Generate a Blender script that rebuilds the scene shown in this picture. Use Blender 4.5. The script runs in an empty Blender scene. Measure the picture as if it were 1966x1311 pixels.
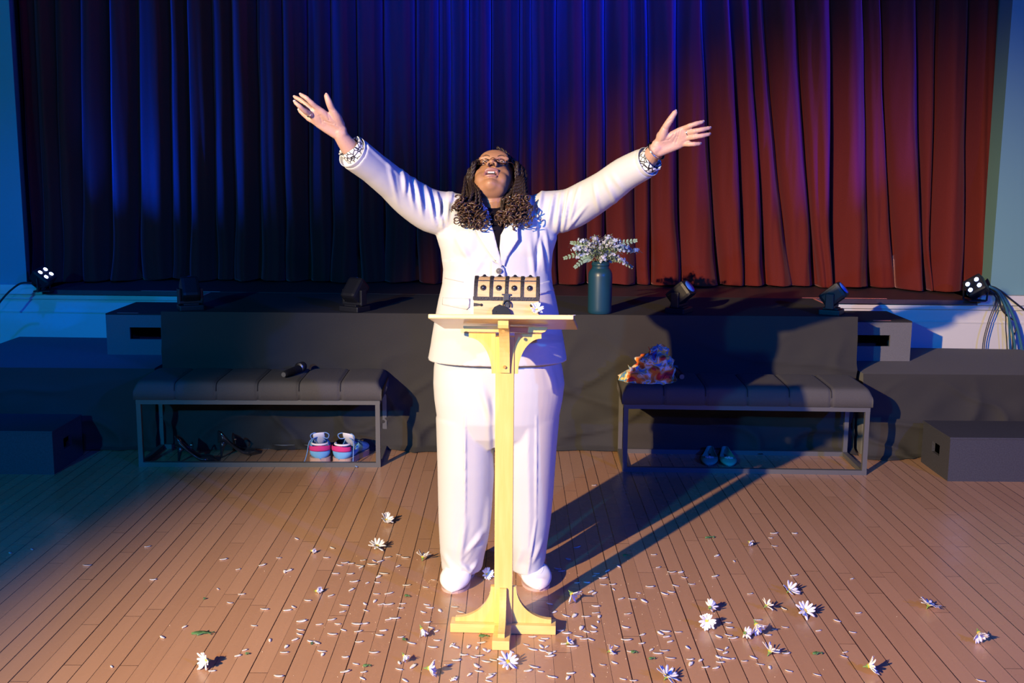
import bpy, bmesh, math, random
import numpy as np
from mathutils import Vector, Matrix, noise
from mathutils.bvhtree import BVHTree
from mathutils.geometry import delaunay_2d_cdt
from math import pi, sin, cos, atan2, sqrt, radians
random.seed(7); np.random.seed(7)
S = bpy.context.scene
C = S.collection
# ------------------------------------------------------------------ camera
FPX, CAMH, ROLL = 2100.0, 1.55, 0.0075
TILT = math.atan(343/FPX)
RV = Vector((1,0,0)); FV = Vector((0,cos(TILT),-sin(TILT))); UV = Vector((0,sin(TILT),cos(TILT)))
cr = RV*cos(ROLL)+UV*sin(ROLL); cu = UV*cos(ROLL)-RV*sin(ROLL)
cam = bpy.data.cameras.new('camera'); camo = bpy.data.objects.new('camera', cam); C.objects.link(camo)
cam.sensor_width = 36; cam.lens = FPX*36/1966; cam.clip_end = 60
M = Matrix((cr, cu, -FV)).transposed().to_4x4(); M.translation = Vector((0,0,CAMH)); camo.matrix_world = M
S.camera = camo
def ray(px,py):
    a,b = px-983, py-655.5
    return cr*a - cu*b + FV*FPX
def at(px,py,y):           # the point of a sight line at distance y into the hall
    d = ray(px,py); return Vector((0,0,CAMH))+d*(y/d.y)
def on(px,py,z=0.0):       # the point of a sight line at height z
    d = ray(px,py); return Vector((0,0,CAMH))+d*((z-CAMH)/d.z)
# ------------------------------------------------------------------ world, exposure, lights
S.view_settings.view_transform = 'Standard'; S.view_settings.look = 'None'
S.view_settings.gamma = 1; S.view_settings.exposure = 0; S.view_settings.use_curve_mapping = False
W = bpy.data.worlds.new('hall_dark'); S.world = W; W.use_nodes = True
W.node_tree.nodes['Background'].inputs[0].default_value = (0.12,0.3,1,1)
W.node_tree.nodes['Background'].inputs[1].default_value = 0.004
def spot(name, loc, target, power, color, size, blend, radius):
    l = bpy.data.lights.new(name,'SPOT'); l.energy=power; l.color=color; l.spot_size=radians(size); l.spot_blend=blend; l.shadow_soft_size=radius
    o = bpy.data.objects.new(name,l); C.objects.link(o); o.location=loc
    o.rotation_euler = (Vector(target)-Vector(loc)).to_track_quat('-Z','Y').to_euler(); return o
spot('key_spotlight', (-3.8,-2.2,3.3), (0.72,4.5,0.22), 5100, (1.0,0.715,0.38), 35, 0.75, 0.045)
spot('blue_spotlight', (3.9,-0.9,3.0), (0.0,5.2,0.9), 950, (0.0,0.085,1.0), 75, 0.5, 0.05)
spot('front_blue_fill', (0.8,-3.0,3.1), (0.5,5.0,1.0), 380, (0.05,0.12,1.0), 60, 0.7, 0.10)  # added fill from the camera side, split off the right-hand blue lamp
spot('cyan_spotlight', (-3.3,-2.9,2.9), (-1.3,6.0,0.8), 1150, (0.0,0.42,1.0), 58, 0.7, 0.06)
spot('left_par_beam', (-2.88,6.90,0.97), (-1.9,7.22,2.1), 520, (0.0,0.04,1.0), 88, 0.9, 0.03)
spot('right_par_beam', (2.76,6.70,0.97), (1.6,7.0,2.2), 420, (0.06,0.02,1.0), 82, 0.9, 0.03)
spot('centre_blue_wash', (0.9,1.2,4.6), (0.05,7.4,3.35), 11000, (0.0,0.018,1.0), 34, 1.0, 0.15)
spot('left_blue_wash', (-1.6,2.6,4.6), (-3.0,6.5,0.6), 620, (0.0,0.06,1.0), 30, 0.9, 0.08)
# ------------------------------------------------------------------ helpers
MATS = {}
def lin(c):
    return tuple(((v/255)/12.92 if v/255<=0.04045 else ((v/255+0.055)/1.055)**2.4) for v in c)
def mat(name, col, rough=0.6, metal=0.0, bump=0.0, scale=80, var=0.0, sheen=0.0, coat=0.0, emit=None, es=0, spec=0.5, alpha=1, trans=0):
    if name in MATS: return MATS[name]
    m = bpy.data.materials.new(name); m.use_nodes=True; nt=m.node_tree; N=nt.nodes; L=nt.links
    b = N['Principled BSDF']; b.inputs['Base Color'].default_value=(*col,1); b.inputs['Roughness'].default_value=rough
    b.inputs['Metallic'].default_value=metal; b.inputs['Specular IOR Level'].default_value=spec
    if sheen: b.inputs['Sheen Weight'].default_value=sheen; b.inputs['Sheen Roughness'].default_value=0.4
    if coat: b.inputs['Coat Weight'].default_value=coat
    if trans: b.inputs['Transmission Weight'].default_value=trans
    if emit: b.inputs['Emission Color'].default_value=(*emit,1); b.inputs['Emission Strength'].default_value=es
    tc=N.new('ShaderNodeTexCoord')
    n=N.new('ShaderNodeTexNoise'); n.inputs['Scale'].default_value=scale; n.inputs['Detail'].default_value=4
    L.new(tc.outputs['Object'],n.inputs['Vector'])
    if bump:
        bp=N.new('ShaderNodeBump'); bp.inputs['Strength'].default_value=bump; bp.inputs['Distance'].default_value=0.002
        L.new(n.outputs['Fac'],bp.inputs['Height']); L.new(bp.outputs['Normal'],b.inputs['Normal'])
    if var:
        mx=N.new('ShaderNodeMix'); mx.data_type='RGBA'; 
        mx.inputs['A'].default_value=(*[c*(1-var) for c in col],1); mx.inputs['B'].default_value=(*[min(1,c*(1+var)) for c in col],1)
        L.new(n.outputs['Fac'],mx.inputs['Factor']); L.new(mx.outputs['Result'],b.inputs['Base Color'])
    MATS[name]=m; return m
def wood(name, c1, c2, axis='Y', scale=6, rough=0.4, coat=0.2):
    if name in MATS: return MATS[name]
    m=mat(name,c1,rough,coat=coat); nt=m.node_tree;N=nt.nodes;L=nt.links;b=N['Principled BSDF']
    tc=N.new('ShaderNodeTexCoord'); mp=N.new('ShaderNodeMapping'); mp.inputs['Scale'].default_value={'X':(1,12,12),'Y':(12,1,12),'Z':(12,12,1)}[axis]
    w=N.new('ShaderNodeTexNoise'); w.inputs['Scale'].default_value=scale; w.inputs['Detail'].default_value=5; w.inputs['Distortion'].default_value=0.6
    r=N.new('ShaderNodeValToRGB'); r.color_ramp.elements[0].position=.3; r.color_ramp.elements[1].position=.7
    r.color_ramp.elements[0].color=(*c1,1); r.color_ramp.elements[1].color=(*c2,1)
    L.new(tc.outputs['Object'],mp.inputs['Vector']); L.new(mp.outputs['Vector'],w.inputs['Vector']); L.new(w.outputs['Fac'],r.inputs['Fac']); L.new(r.outputs['Color'],b.inputs['Base Color'])
    return m
def tag(o, label=None, cat=None, group=None, kind=None):
    if label: o['label']=label
    if cat: o['category']=cat
    if group: o['group']=group
    if kind: o['kind']=kind
    return o
def mesh_obj(name, verts, faces, m, parent=None, smooth=True, mats=None, fm=None):
    me=bpy.data.meshes.new(name); me.from_pydata([tuple(v) for v in verts],[],[tuple(f) for f in faces]); me.update()
    for x in (mats or [m]): me.materials.append(x)
    if fm is not None: me.polygons.foreach_set('material_index', np.array(fm,dtype=np.int32))
    me.polygons.foreach_set('use_smooth',[smooth]*len(me.polygons))
    o=bpy.data.objects.new(name,me); C.objects.link(o)
    if parent: o.parent=parent
    return o
def bm_obj(name, bm, m, parent=None, smooth=False, mats=None):
    bmesh.ops.recalc_face_normals(bm, faces=bm.faces)
    me=bpy.data.meshes.new(name); bm.to_mesh(me); bm.free()
    for x in (mats or [m]): me.materials.append(x)
    if smooth: me.polygons.foreach_set('use_smooth',[True]*len(me.polygons))
    o=bpy.data.objects.new(name,me); C.objects.link(o)
    if parent: o.parent=parent
    return o
def empty(name, loc=(0,0,0), rz=0, label=None, cat=None, group=None):
    o=bpy.data.objects.new(name,None); C.objects.link(o); o.location=loc; o.rotation_euler=(0,0,rz); o.empty_display_size=.05
    return tag(o,label,cat,group)
def box(bm, c, s, rot=None, bev=0.0):
    r=bmesh.ops.create_cube(bm,size=1); vs=r['verts']
    bmesh.ops.scale(bm,vec=s,verts=vs)
    if bev:
        es=list({e for v in vs for e in v.link_edges}); rr=bmesh.ops.bevel(bm,geom=es,offset=bev,segments=2,affect='EDGES',profile=.6)
        vs=list({v for f in rr['faces'] for v in f.verts}|{v for v in vs if v.is_valid})
    if rot is not None: bmesh.ops.rotate(bm,cent=(0,0,0),matrix=rot,verts=vs)
    bmesh.ops.translate(bm,vec=c,verts=vs); return vs
def cyl(bm, p0, p1, r0, r1=None, n=16):
    p0=Vector(p0);p1=Vector(p1);d=p1-p0; r1=r0 if r1 is None else r1
    mt=Matrix.Translation((p0+p1)/2)@d.to_track_quat('Z','Y').to_matrix().to_4x4()
    return bmesh.ops.create_cone(bm,cap_ends=True,segments=n,radius1=r0,radius2=r1,depth=d.length,matrix=mt)['verts']
def ball(bm, c, r, n=12, rot=None):
    rr=bmesh.ops.create_uvsphere(bm,u_segments=n*2,v_segments=n,radius=1); vs=rr['verts']
    r=(r,r,r) if not hasattr(r,'__len__') else r
    bmesh.ops.scale(bm,vec=r,verts=vs)
    if rot is not None: bmesh.ops.rotate(bm,cent=(0,0,0),matrix=rot,verts=vs)
    bmesh.ops.translate(bm,vec=c,verts=vs); return vs
def prism(bm, pts, y0, y1, plane='xz'):
    f = (lambda a,b,c:(a,c,b)) if plane=='xz' else ((lambda a,b,c:(c,a,b)) if plane=='yz' else (lambda a,b,c:(a,b,c)))
    A=[bm.verts.new(f(a,b,y0)) for a,b in pts]; B=[bm.verts.new(f(a,b,y1)) for a,b in pts]; n=len(pts)
    bm.faces.new(A); bm.faces.new(B[::-1])
    for i in range(n): bm.faces.new((A[i],B[i],B[(i+1)%n],A[(i+1)%n]))
def smooth_path(pts, n):
    P=[Vector(p) for p in pts]; out=[]
    for i in range(len(P)-1):
        p0=P[max(i-1,0)];p1=P[i];p2=P[i+1];p3=P[min(i+2,len(P)-1)]
        for k in range(n):
            t=k/n; out.append(.5*((2*p1)+(p2-p0)*t+(2*p0-5*p1+4*p2-p3)*t*t+(3*p1-p0-3*p2+p3)*t**3))
    out.append(P[-1]); return out
def tube(V,F,pts,rad,n=8,cap=True,flat=None):
    """append a tube to vertex/face lists; rad number, list or list of (a,b) ellipse radii; flat = side axis"""
    P=[Vector(p) for p in pts]; k=len(P)
    if not hasattr(rad,'__len__'): rad=[rad]*k
    base=len(V); up=None
    for i,p in enumerate(P):
        d=(P[min(i+1,k-1)]-P[max(i-1,0)]).normalized()
        if flat is not None: s=flat-d*flat.dot(d)
        else:
            if up is None: up=Vector((0,0,1)) if abs(d.z)<.9 else Vector((1,0,0))
            s=up-d*up.dot(d)
        s.normalize(); up=s; t=d.cross(s)
        r=rad[i]; a,b=(r if hasattr(r,'__len__') else (r,r))
        for j in range(n):
            th=2*pi*j/n; V.append(p+s*(a*cos(th))+t*(b*sin(th)))
    for i in range(k-1):
        for j in range(n):
            a=base+i*n+j; b=base+i*n+(j+1)%n; F.append((a,b,b+n,a+n))
    if cap:
        F.append(tuple(base+j for j in range(n))[::-1]); F.append(tuple(base+(k-1)*n+j for j in range(n)))
def tube_obj(name,pts,rad,m,parent=None,n=8,steps=6,flat=None):
    V=[];F=[]; 
    if steps>1:
        P=smooth_path(pts,steps)
        if hasattr(rad,'__len__'):
            R=[]
            for i in range(len(rad)-1):
                for k in range(steps): R.append(rad[i]+(rad[i+1]-rad[i])*k/steps)
            R.append(rad[-1]); rad=R
    else: P=pts
    tube(V,F,P,rad,n,flat=flat); return mesh_obj(name,V,F,m,parent)
def lathe(V,F,prof,c,n=32,axis=None):
    base=len(V)
    q=axis.to_track_quat('Z','Y') if axis is not None else None
    for r,z in prof:
        for j in range(n):
            v=Vector((r*cos(2*pi*j/n),r*sin(2*pi*j/n),z))
            if q: v=q@v
            V.append(v+Vector(c))
    for i in range(len(prof)-1):
        for j in range(n):
            a=base+i*n+j;b=base+i*n+(j+1)%n; F.append((a,b,b+n,a+n))
    F.append(tuple(base+j for j in range(n))[::-1]); F.append(tuple(base+(len(prof)-1)*n+j for j in range(n)))
def copy_tree(o,parent=None):
    c=o.copy(); C.objects.link(c)
    if parent: c.parent=parent
    for ch in list(o.children): copy_tree(ch,c)
    return c
BM=bmesh.new
# ------------------------------------------------------------------ materials
black_paint=mat('black_paint',(.012,.012,.014),.45,bump=.15,scale=200)
black_plastic=mat('black_plastic',(.012,.012,.015),.5)
black_metal=mat('black_metal',(.02,.02,.023),.35,metal=.3)
chrome=mat('chrome',(.6,.6,.62),.2,metal=1)
grey_frame=mat('grey_powder_coat',(.095,.093,.09),.5)
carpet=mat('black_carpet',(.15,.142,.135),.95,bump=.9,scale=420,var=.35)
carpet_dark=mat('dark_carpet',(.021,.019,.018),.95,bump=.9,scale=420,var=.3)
skirt_m=mat('black_skirt_cloth',(.031,.028,.023),.85,bump=.5,scale=600,var=.2)
tape_m=mat('glow_tape',(.95,.32,.25),.55)
white_wood=mat('white_painted_wood',(.66,.62,.52),.5,bump=.05,scale=30)
wall_m=mat('teal_grey_plaster',(.15,.30,.29),.8,bump=.2,scale=60)
bench_m=mat('charcoal_tweed',(.085,.08,.078),.95,bump=1.0,scale=700,var=.45)
# ------------------------------------------------------------------ floor
m=bpy.data.materials.new('maple_strip_floor'); m.use_nodes=True; nt=m.node_tree;N=nt.nodes;L=nt.links;b=N['Principled BSDF']
tc=N.new('ShaderNodeTexCoord'); sx=N.new('ShaderNodeSeparateXYZ'); L.new(tc.outputs['Object'],sx.inputs[0])
def mth(op,a,bv=None,c=None):
    n=N.new('ShaderNodeMath'); n.operation=op
    for i,v in enumerate((a,bv,c)):
        if v is None: continue
        if isinstance(v,(int,float)): n.inputs[i].default_value=v
        else: L.new(v,n.inputs[i])
    return n.outputs[0]
PW=.0587
u=mth('MULTIPLY',mth('SUBTRACT',sx.outputs[0],.255),1/PW); idx=mth('FLOOR',u); fr=mth('FRACT',u)
wn=N.new('ShaderNodeTexWhiteNoise'); wn.noise_dimensions='1D'; L.new(idx,wn.inputs['W'])
yy=mth('ADD',mth('DIVIDE',sx.outputs[1],1.35),mth('MULTIPLY',wn.outputs['Value'],7.3)); yi=mth('FLOOR',yy); yf=mth('FRACT',yy)
wn2=N.new('ShaderNodeTexWhiteNoise'); wn2.noise_dimensions='2D'; cx=N.new('ShaderNodeCombineXYZ'); L.new(idx,cx.inputs[0]); L.new(yi,cx.inputs[1]); L.new(cx.outputs[0],wn2.inputs['Vector'])
e1=mth('LESS_THAN',fr,mth('ADD',.014,mth('MULTIPLY',wn.outputs['Value'],.055)))
e3=mth('LESS_THAN',yf,.0016); gap=mth('MAXIMUM',e1,e3)
mp=N.new('ShaderNodeMapping'); mp.inputs['Scale'].default_value=(60,5,1); L.new(tc.outputs['Object'],mp.inputs['Vector'])
addv=N.new('ShaderNodeVectorMath'); addv.operation='ADD'; L.new(mp.outputs[0],addv.inputs[0]); L.new(wn2.outputs['Color'],addv.inputs[1])
gn=N.new('ShaderNodeTexNoise'); gn.inputs['Scale'].default_value=1.0; gn.inputs['Detail'].default_value=6; L.new(addv.outputs[0],gn.inputs['Vector'])
big=N.new('ShaderNodeTexNoise'); big.inputs['Scale'].default_value=2.2; big.inputs['Detail'].default_value=3; L.new(tc.outputs['Object'],big.inputs['Vector'])
ramp=N.new('ShaderNodeValToRGB'); ramp.color_ramp.elements[0].color=(.41,.225,.122,1); ramp.color_ramp.elements[1].color=(.54,.31,.178,1)
t=mth('ADD',mth('MULTIPLY',wn2.outputs['Value'],.5),mth('ADD',mth('MULTIPLY',gn.outputs['Fac'],.35),mth('MULTIPLY',big.outputs['Fac'],.2)))
L.new(t,ramp.inputs['Fac'])
mx=N.new('ShaderNodeMix'); mx.data_type='RGBA'; L.new(gap,mx.inputs['Factor']); L.new(ramp.outputs['Color'],mx.inputs['A']); mx.inputs['B'].default_value=(.03,.014,.010,1)
L.new(mx.outputs['Result'],b.inputs['Base Color'])
rn=N.new('ShaderNodeTexNoise'); rn.inputs['Scale'].default_value=9; rn.inputs['Detail'].default_value=5; L.new(tc.outputs['Object'],rn.inputs['Vector'])
L.new(mth('ADD',mth('MULTIPLY',rn.outputs['Fac'],.14),.20),b.inputs['Roughness'])
bp=N.new('ShaderNodeBump'); bp.inputs['Strength'].default_value=.35; bp.inputs['Distance'].default_value=.001; L.new(mth('SUBTRACT',1,gap),bp.inputs['Height']); L.new(bp.outputs[0],b.inputs['Normal'])
floor_m=m
bm=BM(); box(bm,(0,2.6,-.05),(9.4,13.4,.1)); tag(bm_obj('floor',bm,floor_m),kind='structure')
# ------------------------------------------------------------------ walls, stage
STZ=.735
def sy(x): return 6.80-.032*x           # front edge of the stage runs slightly askew
bm=BM(); 
vs=[(-3.4,sy(-3.4)),(3.4,sy(3.4)),(3.4,9.3),(-3.4,9.3)]
prism(bm,[(-2.97,sy(-2.97)-.02),(2.86,sy(2.86)-.02),(2.86,sy(3.6)+.15),(2.96,9.3),(-3.08,9.3),(-2.97,sy(-3.6)+.15)],STZ-.028,STZ,'xy')
stage_m=mat('stage_floor_black_brown',(.05,.03,.033),.5,bump=.2,scale=50,var=.3)
tag(bm_obj('stage_floor',bm,stage_m),kind='structure')
# white panelled stage front
bm=BM()
prism(bm,[(-4.6,sy(-4.6)+.04),(4.6,sy(4.6)+.04),(4.6,sy(4.6)+.2),(-4.6,sy(-4.6)+.2)],0,STZ-.03,'xy')
o=tag(bm_obj('wall_stage_front',bm,white_wood),kind='structure')
def strip(name,x0,x1,z0,z1,d,mm=white_wood):
    bm=BM(); prism(bm,[(x0,sy(x0)+.04-d),(x1,sy(x1)+.04-d),(x1,sy(x1)+.05),(x0,sy(x0)+.05)],z0,z1,'xy'); return tag(bm_obj(name,bm,mm),kind='structure')
strip('trim_1',-4.6,4.6,.672,.705,.022); strip('trim_2',-4.6,4.6,.585,.593,.008); strip('trim_3',-4.6,4.6,0,.12,.012)
strip('trim_4',-4.6,-2.98,.705,.765,.05); strip('trim_5',2.87,4.6,.705,.765,.05)
# proscenium walls with splayed reveals
for sgn,xe,nm in ((-1,-3.10,'wall_left'),(1,2.965,'wall_right')):
    x0=xe; x1=sgn*5.0; y0=sy(xe)+.05
    bm=BM(); prism(bm,[(x0,y0),(x1,sy(x1)+.05),(x1,y0+.5),(x0+sgn*(.17 if sgn<0 else .06),y0+.5)],STZ-.03 if sgn<0 else STZ-.03,4.2,'xy')
    tag(bm_obj(nm,bm,wall_m),kind='structure')
bm=BM(); box(bm,(0,9.3,2.4),(9.8,.1,4.8)); tag(bm_obj('wall_back',bm,mat('dark_back_wall',(.05,.05,.06),.9)),kind='structure')
# ------------------------------------------------------------------ curtain
velvet=mat('red_velvet',(.135,.019,.014),.8,bump=.5,scale=260,var=.22,sheen=.32,spec=.08)
velvet.node_tree.nodes['Principled BSDF'].inputs['Sheen Tint'].default_value=(1,.5,.6,1)
VT=[30,60,105,152,206,258,322,358,403,440,491,540,586,632,684,733,797,842,864,900,943,998,1020,1068,1124,1160,1215,1243,1300,1350,1401,1440,1467,1530,1597,1661,1693,1761,1800,1862,1925]
def vb(x): # bottom position for a valley whose top is at pixel x
    ks=[(30,62),(152,160),(403,415),(684,690),(998,998),(1124,1126),(1243,1250),(1300,1300),(1401,1437),(1467,1507),(1530,1560),(1597,1608),(1661,1674),(1761,1775),(1800,1796),(1862,1853),(1925,1893)]
    for (a,A),(c,D) in zip(ks,ks[1:]):
        if x<=c: return A+(D-A)*(x-a)/(c-a)
    return ks[-1][1]
def cy(x): # plan line of the curtain
    a=abs(x+.05); return 7.44-.032*x-(.0 if a<2.2 else .42*((a-2.2)/.95)**2)
ztop=3.9; zb=STZ+.012
def tobase(px,py):
    y=7.3
    for _ in range(4): p=at(px,py,y); y=cy(p.x)
    return p.x
XT=[tobase(v,0) for v in VT]; XB=[tobase(vb(v),545) for v in VT]
rows=64; V=[];F=[]; ncol=0
cols=[]
for i in range(len(VT)-1):
    w=XT[i+1]-XT[i]; k=20
    asym=random.uniform(.75,1.35); dep=min(.20,.10+w*.5)*random.uniform(.85,1.15); rip=random.uniform(0,6.28); ra=random.uniform(.006,.018)*(w/.15)
    for j in range(k): cols.append((i,j/k,asym,dep,rip,ra))
cols.append((len(VT)-2,1.0,1,.1,0,0))
for r in range(rows+1):
    tz=(r/rows)**1.35; z=zb+(ztop-zb)*tz
    tf=(z-zb)/(2.62-zb)
    for (i,s,asym,dep,rip,ra) in cols:
        x0=XB[i]+(XT[i]-XB[i])*tf; x1=XB[i+1]+(XT[i+1]-XB[i+1])*tf
        if i>=27: # lower ends swing more strongly
            q=max(0,1-tf); sh=-.05*q*q*sin(i*1.7); x0+=sh if i>27 else 0; x1+=-.05*q*q*sin((i+1)*1.7) if i+1>27 else 0
        ss=s**asym; x=x0+(x1-x0)*s
        bulge=max(0,sin(pi*ss))**.5
        y=cy(x)+.10-dep*bulge-ra*sin(3*pi*s+rip+z*.8)*bulge
        n3=noise.noise(Vector((x*2.2,z*.9,i*.37)))*.02+bulge*(noise.noise(Vector((x*17,z*.8,5)))*.013+noise.noise(Vector((x*38,z*1.1,8)))*.006)
        low=max(0,1-(z-zb)/.55)
        y+=n3-low*low*.035*(1+sin(i*2.1)); x+=low*.012*sin(i*3.3+z*7)+noise.noise(Vector((x*6,z*2.3,3)))*.006
        zz=z+(noise.noise(Vector((x*5,0,0)))*.015 if r==0 else 0)
        V.append(Vector((x,y,max(zz,STZ+.003))))
nc=len(cols)
for r in range(rows):
    for c in range(nc-1):
        a=r*nc+c; F.append((a,a+1,a+1+nc,a+nc))
cur=mesh_obj('stage_curtain',V,F,velvet)
md=cur.modifiers.new('thickness','SOLIDIFY'); md.thickness=.004; md.offset=1
tag(cur,'full-width pleated dark red velvet stage curtain behind the person','curtain')
# hem line of the curtain
# ------------------------------------------------------------------ platforms
RY=5.88
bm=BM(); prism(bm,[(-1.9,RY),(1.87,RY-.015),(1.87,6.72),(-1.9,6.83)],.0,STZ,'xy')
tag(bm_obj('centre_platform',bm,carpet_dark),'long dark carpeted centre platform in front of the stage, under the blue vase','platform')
LZ=.44; LF=5.78
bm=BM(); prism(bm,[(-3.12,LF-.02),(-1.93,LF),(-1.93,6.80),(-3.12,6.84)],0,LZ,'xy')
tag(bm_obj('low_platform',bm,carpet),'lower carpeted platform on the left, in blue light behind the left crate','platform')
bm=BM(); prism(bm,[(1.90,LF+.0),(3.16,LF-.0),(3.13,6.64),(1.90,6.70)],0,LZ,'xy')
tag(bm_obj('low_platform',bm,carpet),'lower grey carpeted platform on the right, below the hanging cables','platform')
def step_box(x0,x1,y0,y1,z0,z1,hx,hole_z,label):
    r=empty('step_box',((x0+x1)/2,(y0+y1)/2,z0),0,label,'step box')
    X0,X1,Y0,Y1,H=x0-(x0+x1)/2,x1-(x0+x1)/2,y0-(y0+y1)/2,y1-(y0+y1)/2,z1-z0
    hz0,hz1=hole_z[0]-z0,hole_z[1]-z0; h0,h1=hx[0]-(x0+x1)/2,hx[1]-(x0+x1)/2
    bm=BM()
    for a,b_,c,d in ((X0,h0,0,H),(h1,X1,0,H),(h0,h1,0,hz0),(h0,h1,hz1,H)):
        box(bm,((a+b_)/2,Y0+.009,(c+d)/2),(b_-a,.018,d-c))
    box(bm,((X0+X1)/2,Y1-.009,H/2),(X1-X0,.018,H)); box(bm,(X0+.009,0,H/2),(.018,Y1-Y0-.037,H)); box(bm,(X1-.009,0,H/2),(.018,Y1-Y0-.037,H))
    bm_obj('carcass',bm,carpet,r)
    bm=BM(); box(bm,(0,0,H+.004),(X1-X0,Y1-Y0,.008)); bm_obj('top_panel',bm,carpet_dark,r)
    return r
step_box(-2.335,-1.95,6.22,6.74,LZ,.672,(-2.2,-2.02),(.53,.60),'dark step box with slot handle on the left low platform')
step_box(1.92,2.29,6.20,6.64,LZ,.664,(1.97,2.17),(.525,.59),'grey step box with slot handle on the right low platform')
def crate(xi,xo,y0,y1,h,label):
    r=empty('crate',((xi+xo)/2,(y0+y1)/2,0),0,label,'crate'); ox,oy=(xi+xo)/2,(y0+y1)/2
    s=1 if xo>xi else -1; w=abs(xo-xi); T=.016
    bm=BM()
    box(bm,(0,y0-oy+T/2,h/2),(w,T,h)); box(bm,(0,y1-oy-T/2,h/2),(w,T,h)); box(bm,(s*(w/2-T/2),0,h/2),(T,y1-y0-2*T-.001,h))
    xi_=-s*(w/2-T/2); hy0,hy1,hz0,hz1=-.055,.045,.095,.15
    D=(y1-y0)/2-T-.0005
    for a,b_,c,d in ((-D,hy0,0,h),(hy1,D,0,h),(hy0,hy1,0,hz0),(hy0,hy1,hz1,h)): box(bm,(xi_,(a+b_)/2,(c+d)/2),(T,b_-a,d-c))
    bm_obj('carcass',bm,black_paint_b,r)
    bm=BM(); box(bm,(0,0,h+.005),(w+.006,y1-y0+.006,.01),bev=.002); bm_obj('lid_panel',bm,black_paint_b,r)
    return r
black_paint_b=mat('scuffed_black_paint',(.04,.04,.05),.7,bump=.3,scale=150,var=.5)
crate(2.175,3.35,5.27,5.63,.215,'black painted wooden crate with hand hole, on the floor at right')
crate(-2.275,-3.35,5.27,5.64,.212,'black painted wooden crate with hand hole, on the floor at left')
# ------------------------------------------------------------------ black skirts
def skirt(x0,x1,ytop,ztop_,label,seed,overhang=.0,flare=.1):
    nx=int((x1-x0)/.016); nz=44; V=[];F=[]
    for r in range(nz+1):
        t=r/nz; z=ztop_*(1-t)+.006
        for c in range(nx+1):
            x=x0+(x1-x0)*c/nx
            w1=noise.noise(Vector((x*1.7+seed,z*2.2+x*.9,seed))); w2=noise.noise(Vector((x*5+seed,z*7-x*3,seed*2)))
            ridge=max(0,1-abs(noise.noise(Vector((x*1.3+z*2.1+seed,z*1.4-x*.5,9+seed)))*9))**2
            ridge2=max(0,1-abs(noise.noise(Vector((x*2.3-z*1.9-seed,z*1.8+x*.7,4+seed)))*7))**2
            g=t**.9
            y=ytop-.012-flare*g*.75-(.060*w1+.034*w2+.036*ridge+.034*ridge2)*g+.02*g
            y=min(y,ytop-.008)
            zz=z
            if t>.93: zz=z*.5+.003; y-=(t-.93)*.35*(1+w2)
            V.append((x,y,max(zz+ (.01*w2*g if t<.9 else 0),.003)))
    for r in range(nz):
        for c in range(nx):
            a=r*(nx+1)+c; F.append((a,a+1,a+nx+2,a+nx+1))
    o=mesh_obj('platform_skirt',V,F,skirt_m); return tag(o,label,'platform skirt')
skirt(-1.9,1.87,RY-.006,STZ+.001,'black cloth skirt hanging down the front of the centre platform','A'.__len__()*3.1,flare=.10)
skirt(-3.1,-1.915,LF-.006,LZ+.001,'black cloth skirt over the front of the left low platform','B'.__len__()*7.7,flare=.05)
skirt(1.885,3.16,LF-.004,LZ+.001,'black cloth skirt with loose folds below the right low platform','C'.__len__()*11.3,flare=.07)
# ------------------------------------------------------------------ glow tape
def tape(p,q,w,label,z):
    p=Vector((p[0],p[1]));q=Vector((q[0],q[1])); d=(q-p).normalized(); s=Vector((-d.y,d.x))*w/2
    bm=BM(); prism(bm,[tuple(p-s),tuple(q-s),tuple(q+s),tuple(p+s)],z+.0006,z+.0016,'xy')
    tag(bm_obj('glow_tape',bm,tape_m),label,'tape','strips of pinkish glow tape marking edges')
def tpx(a,b_,w,label,z): tape(on(*a,z),on(*b_,z),w,label,z)
tape((-1.22,RY+.004),(-1.03,RY+.004),.010,'short pink tape strip on the centre platform edge left of the person',STZ)
tape((1.02,RY+.002),(1.16,RY+.002),.010,'short pink tape strip on the centre platform edge right of the vase',STZ)
tape((-1.895,RY+.004),(-1.80,RY+.004),.012,'pink corner tape at the front left corner of the centre platform',STZ)
tape((1.80,RY+.0),(1.865,RY+.0),.014,'orange tape at the front right corner of the centre platform',STZ)
tape((-2.27,6.23),(-2.15,6.23),.010,'pale tape strip on the left step box edge',.681)
tape((2.07,6.21),(2.17,6.21),.010,'orange tape strip on the right step box edge',.673)
tape((-2.34,6.86),(-1.84,6.845),.02,'long pink tape strip along the stage edge at left',STZ)
tape((-1.892,6.60),(-1.892,6.80),.014,'pink tape strip along the left end of the centre platform',STZ)
tape((1.80,6.755),(2.32,6.74),.016,'long orange tape strip along the stage edge at right',STZ)
tape((1.862,6.45),(1.862,6.70),.014,'orange tape strip along the right end of the centre platform',STZ)
tape((-3.1,LF+.003),(-2.62,LF+.003),.012,'pink tape strip on the left low platform edge',LZ)
tape((2.80,LF+.003),(2.9,LF+.003),.012,'pink tape strip on the right low platform edge',LZ)
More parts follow.
